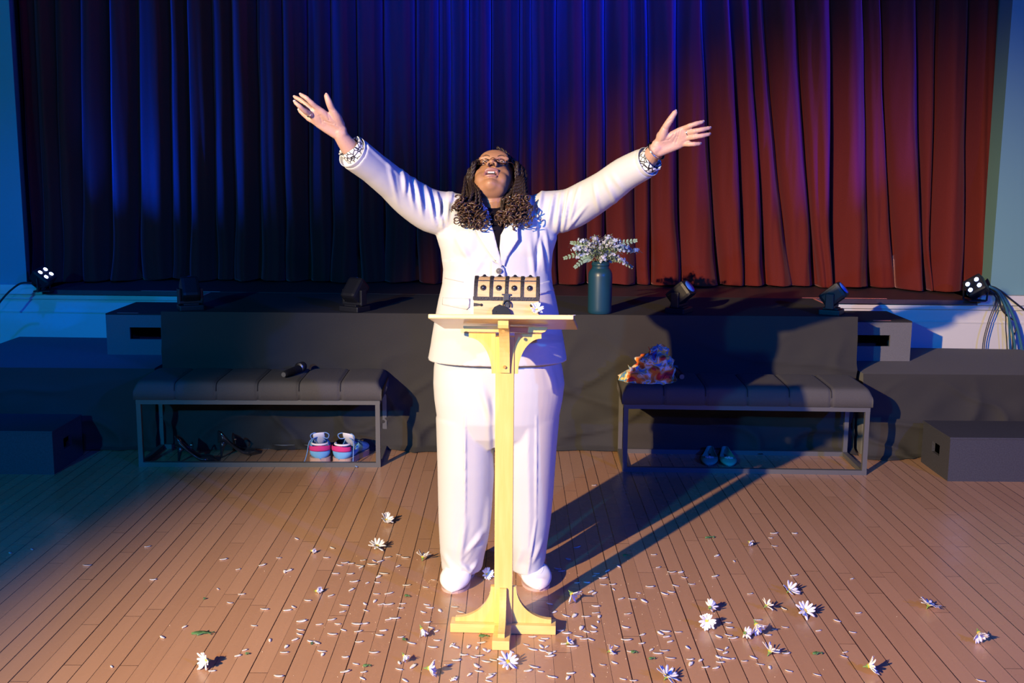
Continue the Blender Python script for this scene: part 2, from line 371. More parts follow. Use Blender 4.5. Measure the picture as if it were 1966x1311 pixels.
# ------------------------------------------------------------------ benches
def bench(cx,cyy,rz,label,w=1.235,d=.385):
    r=empty('bench',(cx,cyy,0),rz,label,'bench'); T=.024; H=.352
    bm=BM(); X=w/2-T/2; Yd=d/2-T/2
    for s in (-1,1):
        box(bm,(0,s*Yd,H-T/2),(w,T,T)); box(bm,(0,s*Yd,T/2),(w,T,T))
        box(bm,(s*X,0,H-T/2-.0005),(T,d-2*T,T)); box(bm,(s*X,0,T/2+.0005),(T,d-2*T,T))
    bm_obj('frame_rails',bm,grey_frame,r)
    for sx_ in (-1,1):
        for s in (-1,1):
            bm=BM(); box(bm,(sx_*X,s*Yd,H/2),(T-.001,T-.001,H-2*T)); bm_obj('leg',bm,grey_frame,r)
    # cushion: profile rounded at front and back, pinched at the seams
    nx=120; ny=28; V=[];F=[]; W=w+.02; D=d+.02; h=.095
    prof=[]
    for j in range(ny+1):
        a=pi*j/ny; pw=.22
        yy=-D/2*math.copysign(abs(cos(a))**pw,cos(a)); zz=h*abs(sin(a))**.30; prof.append((yy,zz))
    for i in range(nx+1):
        t=i/nx; x=-W/2+W*t; e=min(t,1-t)*W
        end=1 if e>.03 else (1-(1-e/.03)**2*.45)
        ps=(t*6)%1; dd=min(ps,1-ps)*W/6; pin=math.exp(-(dd/.006)**2)*.009 if .02<t<.98 else 0
        puff=.003*sin(pi*ps)
        for (yy,zz) in prof:
            zt=zz*end+(puff-pin)*(zz/h); yf=yy*(1-(pin*1.0)/(D/2)) if abs(yy)>D*.3 else yy
            V.append((x,yf*(.97+.03*end),H+.001+max(zt,0)))
    for i in range(nx):
        for j in range(ny):
            a=i*(ny+1)+j; F.append((a,a+1,a+ny+2,a+ny+1))
    F.append(tuple(range(ny+1))); F.append(tuple(nx*(ny+1)+j for j in range(ny+1))[::-1])
    for i in range(nx): a=i*(ny+1); F.append((a,a+ny+1,a+ny+1+ny,a+ny))
    cu_=mesh_obj('cushion',V,F,bench_m,r)
    dark=mat('seam_thread',(.02,.02,.024),.9)
    for k in range(1,6):
        x=-W/2+W*k/6; pts=[(x,p[0]*.985,H+.0015+max(p[1]-.0075*p[1]/h,0)) for p in prof[1:-1]]
        VV=[];FF=[]; tube(VV,FF,[Vector(p) for p in pts],.0022,6); mesh_obj('seam',VV,FF,dark,cu_)
    return r
bench(-1.292,5.625,.02,'long charcoal upholstered bench with metal frame at left, sneakers beneath it')
bench(1.19,5.575,-.028,'long charcoal upholstered bench with metal frame at right, scarf lying on it')
# ------------------------------------------------------------------ lectern
pine=wood('honey_pine',(.78,.50,.14),(.84,.58,.20),'Z',5,.35,.3)
pine_x=wood('honey_pine_along_x',(.78,.52,.16),(.84,.60,.22),'X',5,.35,.3)
pine_l=wood('pale_pine_top',(.74,.52,.25),(.80,.60,.32),'X',5,.35,.3)
LX,LY=-.022,3.47
lec=empty('lectern',(LX,LY,0),radians(-2.6),'tall yellow pine lectern with narrow post, standing in front of the person','lectern')
bm=BM(); box(bm,(0,0,.03+.485),(.060,.032,.97),bev=.002); bm_obj('post',bm,pine,lec)
bm=BM(); box(bm,(0,0,.0165),(.352,.058,.031),bev=.002); bm_obj('foot_beam',bm,pine_x,lec)
bm=BM(); box(bm,(.0,-.0925,.0165),(.056,.125,.031),bev=.002); box(bm,(0,.0925,.0165),(.056,.125,.031),bev=.002); bm_obj('cross_foot',bm,pine_x,lec)
def corbel(w,h,x0,z0,sx_,sz_,n=14):
    # concave quarter bracket: corner (x0,z0), extends w along x and h along z
    pts=[(x0,z0),(x0+sx_*w,z0),(x0+sx_*w,z0+sz_*.014)]
    for k in range(1,n):
        a=pi/2*k/n; pts.append((x0+sx_*(w-.0-(w-.012)*sin(a)),z0+sz_*(.014+(h-.014)*(1-cos(a)))))
    pts+=[(x0+sx_*.012,z0+sz_*h),(x0,z0+sz_*h)]
    return pts
for s in (-1,1):
    bm=BM(); prism(bm,corbel(.13,.125,s*.0305,.0325,s,1),-.009,.009); bm_obj('foot_corbel',bm,pine,lec)
bm=BM(); prism(bm,corbel(.115,.125,-.0165,.0325,-1,1),-.011,.011,'yz'); bm_obj('foot_corbel',bm,pine,lec)
bm=BM(); prism(bm,corbel(.115,.125,.0165,.0325,1,1),-.011,.011,'yz'); bm_obj('foot_corbel',bm,pine,lec)
tt=radians(14.5)        # slope of the reading board: audience edge is the higher one
TR=Matrix.Rotation(-tt,3,'X')
def tpt(x,y,z): return TR@Vector((x,y,z))+Vector((0,0,1.045))
TL=TR.to_4x4(); TL.translation=Vector((0,0,1.043))
bm=BM(); box(bm,(.001,0,.003),(.450,.30,.015),bev=.004)
bmesh.ops.rotate(bm,cent=(0,0,0),matrix=Matrix.Rotation(radians(-3.5),3,'Z'),verts=bm.verts); bmesh.ops.transform(bm,matrix=TL,verts=bm.verts); bm_obj('reading_board',bm,pine_l,lec)
bm=BM(); prism(bm,[(-.135,-.0165),(-.128,-.026),(-.12,-.029),(.12,-.029),(.128,-.026),(.135,-.0165),(.135,-.011),(-.135,-.011)],.0+.0,.024); bmesh.ops.transform(bm,matrix=TL,verts=bm.verts); bm_obj('board_cleat',bm,pine_x,lec)
for s in (-1,1):
    bm=BM(); prism(bm,corbel(.086,.13,s*.0305,1.01,s,-1),-.011,.008); bm_obj('top_corbel',bm,pine,lec)
pts=[(-.0165,1.05),(-.125,1.073),(-.127,1.055)]
for k in range(0,15):
    a=pi/2*k/14; pts.append((-.0165-.1*(1-sin(a))-.008,1.045-.16*(1-cos(a))-.0))
pts.append((-.0165,.885))
bm=BM(); prism(bm,pts,-.0165,.0165,'yz'); bm_obj('front_bracket',bm,pine,lec)
plug=mat('screw_plug_wood',(.55,.28,.06),.5)
# plugs
for (yy,zz) in ((-.1195,1.035),(-.030,.905)):
    bm=BM(); cyl(bm,(.0,yy+.003,zz),(.0,yy-.0025,zz),.005,n=12); bm_obj('screw_plug',bm,plug,lec)
# ------------------------------------------------------------------ treasure chest on the board
tm=wood('chest_wood',(.50,.32,.15),(.68,.47,.25),'X',9,.5,.1)
iron=mat('distressed_iron',(.035,.033,.04),.5,metal=.4,bump=1,scale=300,var=.6)
stud_m=mat('blued_steel',(.10,.11,.16),.25,metal=.9)
LM=Matrix.Translation((LX,LY,0))@Matrix.Rotation(radians(-2.6),4,'Z')
chest=bpy.data.objects.new('treasure_chest',None); C.objects.link(chest); chest.empty_display_size=.05
chest.matrix_world=LM@TL@Matrix.Translation((.008,-.055,.0108))@Matrix.Rotation(radians(6.5),4,'X')
tag(chest,'small wooden treasure chest with dark iron bands and padlock on the lectern','treasure chest')
CW,CD,CH=.203,.115,.058
bm=BM(); box(bm,(0,0,CH/2),(CW,CD,CH),bev=.001); bm_obj('chest_body',bm,tm,chest)
lid=None
def arc(r0,x0,x1,a0=0,a1=pi,n=18,zs=.62):
    V=[];F=[]
    for x in (x0,x1):
        for k in range(n+1):
            a=a0+(a1-a0)*k/n; V.append((x,-r0*cos(a),CH+.004+r0*zs*sin(a)*1.15))
    for k in range(n): F.append((k,k+1,n+2+k,n+1+k))
    V.append((x0,0,CH+.004));V.append((x1,0,CH+.004))
    for k in range(n): F.append((k+1,k,2*n+2)); F.append((n+1+k,n+2+k,2*n+3))
    F.append((0,n+1,2*n+3,2*n+2)); F.append((n,2*n+2,2*n+3,2*n+1))
    return V,F
R0=CD/2; ZS=1.02
V,F=arc(R0,-CW/2,CW/2,zs=ZS); lid=mesh_obj('chest_lid',V,F,tm,chest,smooth=False)
V=[];F=[]
for k in range(5):
    xc=-CW/2+.005+(CW-.01)*k/4; v,f=arc(R0+.0022,xc-.0052,xc+.0052,zs=ZS); o_=len(V); V+=v; F+=[tuple(i+o_ for i in q) for q in f]
mesh_obj('iron_bands',V,F,iron,lid,smooth=False)
bm=BM(); box(bm,(0,-CD/2-.0015,CH+.001),(CW+.004,.005,.0115)); box(bm,(0,-R0*cos(radians(52)),CH+.004+R0*ZS*1.15*sin(radians(52))),(CW,.004,.004),rot=None)
bm_obj('rim_band',bm,iron,lid)
for row,(a) in enumerate((27,84)):
    for k in range(4):
        xc=-CW/2+.005+(CW-.01)*(k+.5)/4; a_=radians(a); c=Vector((xc,-R0*cos(a_),CH+.004+R0*ZS*1.15*sin(a_))); nr=Vector((0,-cos(a_),sin(a_)))
        V=[];F=[]; n=24; 
        q=nr.to_track_quat('Z','Y'); ring=[]
        prof=[(.0098,0),(.0088,.0012),(.0060,.0014),(.0058,.003),(.004,.0055),(.0012,.0068)]
        for r_,z in prof:
            for j in range(n*2):
                rr=r_*(1+.09*(1 if j%4<2 else -1)) if r_>.008 else r_
                V.append(q@Vector((rr*cos(pi*j/n),rr*sin(pi*j/n),z))+c)
        for i in range(len(prof)-1):
            for j in range(2*n): aa=i*2*n+j; bb=i*2*n+(j+1)%(2*n); F.append((aa,bb,bb+2*n,aa+2*n))
        F.append(tuple((len(prof)-1)*2*n+j for j in range(2*n)))
        mesh_obj('stud',V,F,stud_m if row==0 else iron,lid,mats=[iron,stud_m],fm=[0 if i//(2*n)<2 else 1 for i in range(len(F))])
for s in (-1,1):
    bm=BM(); c=Vector((s*(CW/2-.024),-CD/2-.001,CH-.019)); prism(bm,[(s*CW/2,c.z+.006),(s*CW/2,c.z-.005),(c.x,c.z-.002),(c.x,c.z+.003)],-CD/2-.0012,-CD/2+.0005)
    ball(bm,c,(.0045,.004,.0045),6); bm_obj('corner_strap',bm,iron,chest)
bm=BM(); box(bm,(.0,-CD/2-.005,CH-.002),(.018,.003,.030),bev=.001); box(bm,(0,-CD/2-.005,CH+.014),(.028,.003,.005)); box(bm,(.003,-CD/2-.005,CH-.02),(.012,.003,.012)); bm_obj('hasp',bm,mat('hasp_iron',(.06,.06,.065),.4,metal=.6),chest)
# padlock lies against the front
lock=None
V=[];F=[]
pts=[Vector((.002+.011*cos(a),-CD/2-.0095,CH-.018+.013*sin(a))) for a in np.linspace(-.5,pi+.9,14)]
tube(V,F,pts,.0024,8); pm=mat('black_padlock',(.018,.018,.02),.35,metal=.5)
shk=mesh_obj('padlock',V,F,pm,chest)
bm=BM(); prism(bm,[(-.042,.003),(-.043,.022),(-.036,.033),(-.020,.041),(-.006,.036),(.010,.026),(.015,.012),(.006,.001)],-CD/2-.019,-CD/2-.006)
for c in ((-.03,.018),(-.012,.008),(-.028,.005),(-.005,.010)): ball(bm,(c[0],-CD/2-.019,c[1]),.0016,5)
bm_obj('lock_body',bm,pm,shk)
# ------------------------------------------------------------------ vase and artificial flowers
vx,vy=.482,5.985
vase=empty('flower_vase',(vx,vy,STZ),0,'matte blue bottle-shaped vase on the centre platform, holding white flowers','vase')
V=[];F=[]; lathe(V,F,[(.0,0),(.060,0),(.064,.004),(.0655,.02),(.0665,.205),(.065,.222),(.058,.237),(.050,.246),(.0465,.252),(.0465,.285),(.043,.286),(.041,.250),(.0,.240)],(0,0,0),40)
vm=mat('matte_blue_glaze',(.011,.056,.090),.38,bump=.05,scale=30,coat=.15); mesh_obj('vase_body',V,F,vm,vase)
V=[];F=[]; lathe(V,F,[(.0475,.262),(.0495,.266),(.0495,.274),(.0475,.278)],(0,0,0),40); mesh_obj('neck_ring',V,F,vm,vase)
gm=mat('dusty_green_leaf',(.26,.38,.26),.6,var=.3,scale=20); fm_=mat('white_lilac_blossom',(.55,.62,.80),.6,var=.1,scale=50); sm_=mat('stem_green',(.16,.24,.12),.6)
def leaf_blade(V,F,p,d,nrm,l,w,curl=.15,seg=5):
    d=d.normalized(); s=d.cross(nrm).normalized(); n_=s.cross(d); b0=len(V)
    for k in range(seg+1):
        t=k/seg; ww=w*sin(pi*min(.97,t*.93+.05))**.8
        c=p+d*l*t+n_*(-curl*l*t*t); V.append(c+s*ww/2);V.append(c+n_*.0006*0-s*ww/2)
    for k in range(seg): a=b0+2*k; F.append((a,a+1,a+3,a+2))
def spray(base,tip,kind,idx):
    r=bpy.data.objects.new('flower_spray',None); C.objects.link(r); r.location=base
    b=Vector(base); T_=Vector(tip)-b
    mid=T_*.55+Vector((0,0,.05)); P=smooth_path([Vector((0,0,0)),mid*.5+Vector((0,0,.02)),mid,T_],5)
    V=[];F=[]; tube(V,F,P,.0017,5); mesh_obj('stem',V,F,sm_,r)
    rg=random.Random(idx); V=[];F=[]; VF=[];FF=[]
    for k,p in enumerate(P[5:]):
        t=k/(len(P)-6); d=(P[min(5+k+1,len(P)-1)]-P[5+k-1]).normalized()
        if kind=='fern' :
            for s in (-1,1):
                sd=d.cross(Vector((0,-1,.2))).normalized()*s
                for q in range(2):
                    leaf_blade(V,F,p+d*.005*q,sd+d*.5,Vector((0,-1,.3)),.034*(1-t*.7),.007)
        else:
            for q in range(14):
                a=rg.uniform(0,6.28); off=Vector((cos(a),sin(a),rg.uniform(-.5,.8))).normalized()
                c=p+off*rg.uniform(.006,.026)
                if kind=='blossom' and t>.3 and q<7:
                    for e in range(5):
                        aa=6.28*e/5; u_=off.orthogonal().normalized(); w_=off.cross(u_)
                        leaf_blade(VF,FF,c,u_*cos(aa)+w_*sin(aa)+off*.4,off,.0085,.008,.2,3)
                else: leaf_blade(V,F,c,off+d*.4,Vector((0,0,1)),rg.uniform(.012,.022),.007,.3,4)
    if V: mesh_obj('leaves',V,F,gm,r)
    if VF: mesh_obj('blossoms',VF,FF,fm_,r)
    return r
sp=[('fern',1085,495,'green fern frond at the far left of the vase'),('fern',1105,512,'drooping pale fern frond at lower left of the vase'),('blossom',1102,478,'leafy grey-green sprig at upper left of the vase'),('blossom',1118,462,'tall white sprig left of centre in the vase'),('blossom',1140,458,'white sprig with one high blossom in the vase'),
    ('blossom',1128,490,'pale sprig low on the left side of the vase'),('blossom',1150,478,'white blossom sprig at the front centre of the vase'),('blossom',1168,456,'bluish blossom sprig at the top of the vase'),('blossom',1186,462,'blossom sprig at upper right of the vase'),
    ('blossom',1222,482,'lilac-white sprig reaching furthest right from the vase'),('blossom',1205,474,'white blossom sprig to the right in the vase'),('blossom',1196,502,'leafy sprig low on the right of the vase'),('fern',1212,512,'blue-lit frond drooping at the lower right of the vase'),('blossom',1170,492,'pale sprig just over the vase neck at right'),
    ('fern',1098,466,'thin stalk pointing up left from the vase'),('fern',1220,462,'thin stalk pointing up right from the vase'),('blossom',1158,500,'small leafy sprig at the vase mouth'),('blossom',1112,492,'white-green sprig left of the vase mouth')]
for i,(kind,px,py,lb) in enumerate(sp):
    T_=at(px,py,vy+random.uniform(-.06,.05)); a=random.uniform(0,6.28)
    o=spray((vx+.018*cos(a),vy+.018*sin(a),STZ+.245),T_,kind,i); tag(o,lb,'artificial flower','flower sprays in the blue vase')
# ------------------------------------------------------------------ moving head lights on the platform
lens_refl_m=mat('lens_reflected_blue',(.04,.16,.80),.35)  # reflected blue stage light put into the lens colour
def moving_head(loc,rz,tiltx,label):
    r=empty('moving_head_light',loc,rz,label,'stage light')
    bm=BM(); box(bm,(0,0,.014),(.115,.10,.028),bev=.006); box(bm,(0,0,.031),(.07,.07,.008),bev=.002); bm_obj('base',bm,black_plastic,r)
    bm=BM()
    for s in (-1,1): box(bm,(s*.052,0,.068),(.014,.04,.075),bev=.004)
    box(bm,(0,0,.040),(.112,.045,.014),bev=.004); bm_obj('yoke',bm,black_plastic,r)
    V=[];F=[]; ax=Matrix.Rotation(tiltx,3,'X')@Vector((0,0,1)); c=Vector((0,0,.088))
    bm=BM(); vs=box(bm,(0,0,0),(.086,.084,.115),bev=.016); bmesh.ops.rotate(bm,cent=(0,0,0),matrix=Matrix.Rotation(tiltx,3,'X'),verts=bm.verts); bmesh.ops.translate(bm,vec=c+ax*.01,verts=bm.verts); h=bm_obj('head',bm,black_plastic,r)
    V=[];F=[]; p=c+ax*.0670; lathe(V,F,[(.0,0),(.031,0),(.031,.003),(.0,.006)],p,20,ax); mesh_obj('lens',V,F,lens_refl_m,h); r.scale=(1.15,)*3
    return r
moving_head((-1.775,5.985,STZ),radians(205),radians(40),'black moving head stage light at the left end of the centre platform')
moving_head((-.87,5.985,STZ),radians(150),radians(42),'black moving head stage light on the platform left of the person')
moving_head((.925,6.02,STZ),radians(58),radians(50),'black moving head stage light on the platform right of the vase')
moving_head((1.765,6.0,STZ),radians(62),radians(50),'black moving head stage light at the right end of the centre platform')
# ------------------------------------------------------------------ lit LED par cans at the stage corners
led=mat('lit_led',(.2,.3,1),.3,emit=(.35,.45,1.0),es=26)
blue_face=mat('led_fixture_face',(.02,.03,.12),.35)
def par_light(loc,look,label,roll=0):
    r=bpy.data.objects.new('led_stage_light',None); C.objects.link(r); r.location=loc; tag(r,label,'stage light')
    d=Vector(look).normalized(); q=d.to_track_quat('Z','Y').to_matrix()@Matrix.Rotation(roll,3,'Z'); c=Vector((0,0,.088))
    bm=BM(); box(bm,(0,0,0),(.118,.118,.075),bev=.016); box(bm,(0,0,-.05),(.07,.07,.05),bev=.012)
    bmesh.ops.rotate(bm,cent=(0,0,0),matrix=q,verts=bm.verts); bmesh.ops.translate(bm,vec=c,verts=bm.verts); h=bm_obj('housing',bm,black_plastic,r)
    for i in (-1,1):
        for j in (-1,1):
            V=[];F=[]; p=c+q@Vector((i*.029,j*.022*1.0,.0378)); lathe(V,F,[(.0,0),(.0125,0),(.0125,.0015),(0,.004)],p,18,d); mesh_obj('led_lens',V,F,led,h)
    bm=BM(); side=q@Vector((1,0,0)); hz=Vector((side.x,side.y,0)).normalized()
    for s in (-1,1): cyl(bm,c+hz*s*.070,hz*s*.066+Vector((0,0,.006)),.006,n=8)
    cyl(bm,hz*-.066+Vector((0,0,.006)),hz*.066+Vector((0,0,.006)),.006,n=8); box(bm,(0,0,.004),(.10,.08,.008),bev=.002); bm_obj('bracket',bm,black_metal,r)
    return r
par_light((-2.93,6.80,STZ),(.62,-.28,.75),'lit LED stage light at the left corner of the stage',radians(20))
par_light((2.835,6.66,STZ),(-.70,-.62,.42),'lit LED stage light with four glowing lenses at the right corner of the stage',radians(38))
cable_b=mat('black_cable',(.015,.015,.017),.5); cable_t=mat('teal_cable',(.03,.13,.17),.5)
def cable(pts,r,m_,label):
    o=tube_obj('cable',pts,r,m_,None,8,8); tag(o,label,'cable','cables hanging by the right stage light'); return o
yw=6.675
def cp(L_,y=yw): return [at(a,b_,y) for a,b_ in L_]
cable(cp([(1893,549),(1912,553),(1940,574),(1975,602)]),.0055,cable_b,'black cable arching out of frame right of the right stage light')
cable(cp([(1892,551),(1909,566),(1911,580),(1899,612),(1889,648),(1886,672)]),.0032,cable_b,'thin black cable hanging nearest the curtain, left of the pair')
cable(cp([(1893,552),(1911,570),(1912,586),(1901,616),(1892,648),(1889,672)],6.665),.0032,cable_b,'thin black cable hanging just right of the leftmost one')
cable(cp([(1896,550),(1914,566),(1922,592),(1936,608),(1948,616),(1951,630),(1946,646),(1944,662),(1943,685)]),.0045,cable_b,'black cable with a loose loop in front of the teal bundle')
cable(cp([(1898,550),(1918,566),(1930,600),(1931,630),(1933,655),(1934,682)],6.66),.0036,cable_b,'dark cable hanging straight beside the teal bundle')
cable(cp([(1898,550),(1916,560),(1931,590),(1940,620),(1948,660),(1951,690)],6.655),.0075,cable_t,'thick teal cable at the middle of the bundle')
cable(cp([(1899,550),(1920,562),(1938,590),(1952,625),(1962,668),(1967,700)],6.665),.0085,cable_t,'thick teal cable furthest right in the bundle')
cable(cp([(1899,552),(1918,564),(1934,596),(1937,626),(1938,657),(1939,682)],6.67),.0045,cable_t,'thin teal cable on the inner side of the bundle')
o=tube_obj('cable',[at(a,b_,6.62) for a,b_ in ((60,543),(40,544),(22,556),(8,570),(-8,590))],.006,cable_b,None,8,8); tag(o,'black cable leaving the left stage light towards the left edge','cable')
# ------------------------------------------------------------------ microphones
def mic(loc,rz,label,tz=0):
    r=empty('microphone',loc,rz,label,'microphone')
    V=[];F=[]; lathe(V,F,[(0,0),(.012,.001),(.0165,.02),(.0185,.05),(.020,.15),(.0195,.17)],(0,0,.021),20,Vector((0,1,0))); mesh_obj('handle',V,F,black_plastic,r)
    V=[];F=[]; lathe(V,F,[(.0,0),(.024,.001),(.0265,.005),(.0255,.018),(.024,.022),(0,.0225)],(0,.168,.027),22,Vector((0,1,0))); mesh_obj('grille_ring',V,F,mat('dull_ring_metal',(.25,.25,.27),.35,metal=1),r)
    V=[];F=[]; lathe(V,F,[(0,0),(.022,0),(.0255,.012),(.0245,.026),(.017,.038),(.006,.043),(0,.044)],(0,.188,.027),20,Vector((0,1,0))); mesh_obj('grille',V,F,mat('mic_mesh',(.03,.03,.035),.5,metal=.6,bump=1,scale=900),r)
    bm=BM(); cyl(bm,(0,-.002,.021),(0,.004,.021),.0125,n=16); bm_obj('end_cap',bm,grey_frame,r)
    return r
mic((-1.168,5.50,.45),radians(-16),'black wireless microphone lying across the left bench')
mic((.865,5.46,.462),radians(4),'black wireless microphone on the right bench beside the scarf')
# ------------------------------------------------------------------ scarf heap
m=bpy.data.materials.new('patterned_silk'); m.use_nodes=True; nt=m.node_tree;N=nt.nodes;L=nt.links;b=N['Principled BSDF']; b.inputs['Roughness'].default_value=.6; b.inputs['Sheen Weight'].default_value=.2
tc=N.new('ShaderNodeTexCoord'); ns=N.new('ShaderNodeTexNoise'); ns.inputs['Scale'].default_value=13; ns.inputs['Detail'].default_value=1.0; ns.inputs['Distortion'].default_value=1.1; L.new(tc.outputs['Object'],ns.inputs['Vector'])
r_=N.new('ShaderNodeValToRGB'); r_.color_ramp.interpolation='CONSTANT'; cr_=r_.color_ramp
cols_=[(0,(.80,.02,.02)),(.36,(.95,.22,.01)),(.43,(.95,.45,.15)),(.48,(.85,.78,.66)),(.53,(.88,.62,.12)),(.57,(.10,.30,.60)),(.62,(.45,.60,.45)),(.67,(.30,.03,.09)),(.72,(.05,.09,.30))]
cr_.elements[0].position=0; cr_.elements[0].color=(*cols_[0][1],1); cr_.elements[1].position=cols_[1][0]; cr_.elements[1].color=(*cols_[1][1],1)
for p,c in cols_[2:]: e=cr_.elements.new(p); e.color=(*c,1)
L.new(ns.outputs['Fac'],r_.inputs['Fac']); L.new(r_.outputs['Color'],b.inputs['Base Color']); silk=m
V=[];F=[]; n1,n2=96,64; sc=Vector((.708,5.52,.4515))
for i in range(n2+1):
    t=i/n2; 
    for j in range(n1):
        a=2*pi*j/n1; rr=1-t**1.25
        base=Vector((cos(a)*.135*(1-t)**.8, sin(a)*.095*(1-t)**.8,0)); lean=.028*t
        z=.185*(t**.72)
        nn=noise.noise(Vector((cos(a)*1.5,sin(a)*1.5,t*5)))*.030+abs(noise.noise(Vector((cos(a)*2.6+3,sin(a)*2.6,t*6))))*.030*(1-t*.5)-abs(sin(4.2*t*pi+1.6*sin(a*2)))*.008
        dirv=Vector((cos(a),sin(a),.35)); p=base+dirv*nn*(1 if t>.02 else .5)
        x=p.x+lean+.012; 
        if t<.2 and cos(a)<-.55: x-=.025*(.2-t)/.2
        V.append(sc+Vector((x-.01*0,p.y,max(z+dirv.z*nn,0) if t>0 else 0)))
for i in range(n2):
    for j in range(n1): a=i*n1+j;b_=i*n1+(j+1)%n1; F.append((a,b_,b_+n1,a+n1))
scarf=mesh_obj('scarf',V,F,silk); tag(scarf,'crumpled multicoloured silk scarf heaped on the left end of the right bench','scarf')
# loose corner flaps of the scarf
def flap(p0,p1,p2,k=6):
    V=[];F=[]; b0=0
    for i in range(k+1):
        for j in range(k+1-i):
            u_=i/k;v_=j/k; p=Vector(p0)*(1-u_-v_)+Vector(p1)*u_+Vector(p2)*v_; p=p+Vector((0,-.006*sin(9*u_+5*v_),.010*sin(7*v_+3*u_))); V.append(p)
    ix=lambda i,j: b0+sum(k+1-q for q in range(i))+j
    for i in range(k):
        for j in range(k-i):
            F.append((ix(i,j),ix(i+1,j),ix(i,j+1)))
            if i+j<k-1: F.append((ix(i+1,j),ix(i+1,j+1),ix(i,j+1)))
    fl=mesh_obj('loose_corner',V,F,silk,scarf); md=fl.modifiers.new('t','SOLIDIFY'); md.thickness=.002
flap((.575,5.43,.458),(.70,5.425,.458),(.65,5.45,.515)); flap((.60,5.45,.50),(.585,5.44,.545),(.65,5.46,.535)); flap((.70,5.47,.60),(.69,5.48,.632),(.745,5.50,.622)); flap((.82,5.45,.456),(.78,5.44,.50),(.74,5.42,.455))
# ------------------------------------------------------------------ shoes: generic last
def shoe_shell(L_,Wd,top,m_,name,parent,ny=30,nr=28,heel=0.0,toe=1.0,open0=.12,open1=.62,thick=.004,wall=.055,pointy=.0):
    """shell along +y (heel at 0, toe at L). returns outline function"""
    V=[];F=[]
    def half(t):
        a=.80+.20*sin(pi*min(1,t*1.0)); 
        w=Wd/2*(1-.10*(1-min(t/.3,1)))*(1-.14*math.exp(-((t-.42)/.16)**2))
        end=sqrt(max(0,1-((t-.70)/.30)**2)) if t>.70 else 1
        if pointy: end=end**(1) if t<=.70 else (1-((t-.70)/.30)**(1.25+.6*(1-pointy)))
        hb=sqrt(max(0,1-((.13-t)/.13)**2)) if t<.13 else 1
        return w*max(end,.003)*max(hb,.003)
    return half
def loft_shoe(name,half,L_,zb,zt,open_f,m_,parent,n=32,cols_=None):
    """zb(t),zt(t) bottom/top heights; open_f(t) = half-width fraction of the opening"""
    V=[];F=[]; K=30
    for i in range(K+1):
        t=i/K; hw=half(t); b0=zb(t); h=zt(t)-b0; h*=(.30+.70*min(1,hw/.022)**.7) if t>.5 else 1; o_=open_f(t)
        for j in range(n+1):
            s=j/n*2-1 # -1..1 from left opening edge over the bottom to the right edge
            a=(s)*(pi*(.5+.5*(1-o_)))  # angle from bottom
            x=hw*math.copysign(min(1,abs(sin(min(abs(a),pi))))**.75,s); zz=b0+h*.5*(1-cos(abs(a)))
            V.append(Vector((x,t*L_,zz)))
    for i in range(K):
        for j in range(n): a=i*(n+1)+j; F.append((a,a+1,a+n+2,a+n+1))
    o=mesh_obj(name,V,F,m_,parent); bm=BM(); bm.from_mesh(o.data); bmesh.ops.remove_doubles(bm,verts=bm.verts,dist=.0012); bmesh.ops.recalc_face_normals(bm,faces=bm.faces); bm.to_mesh(o.data); bm.free(); md=o.modifiers.new('thickness','SOLIDIFY'); md.thickness=.003; md.offset=0; return o
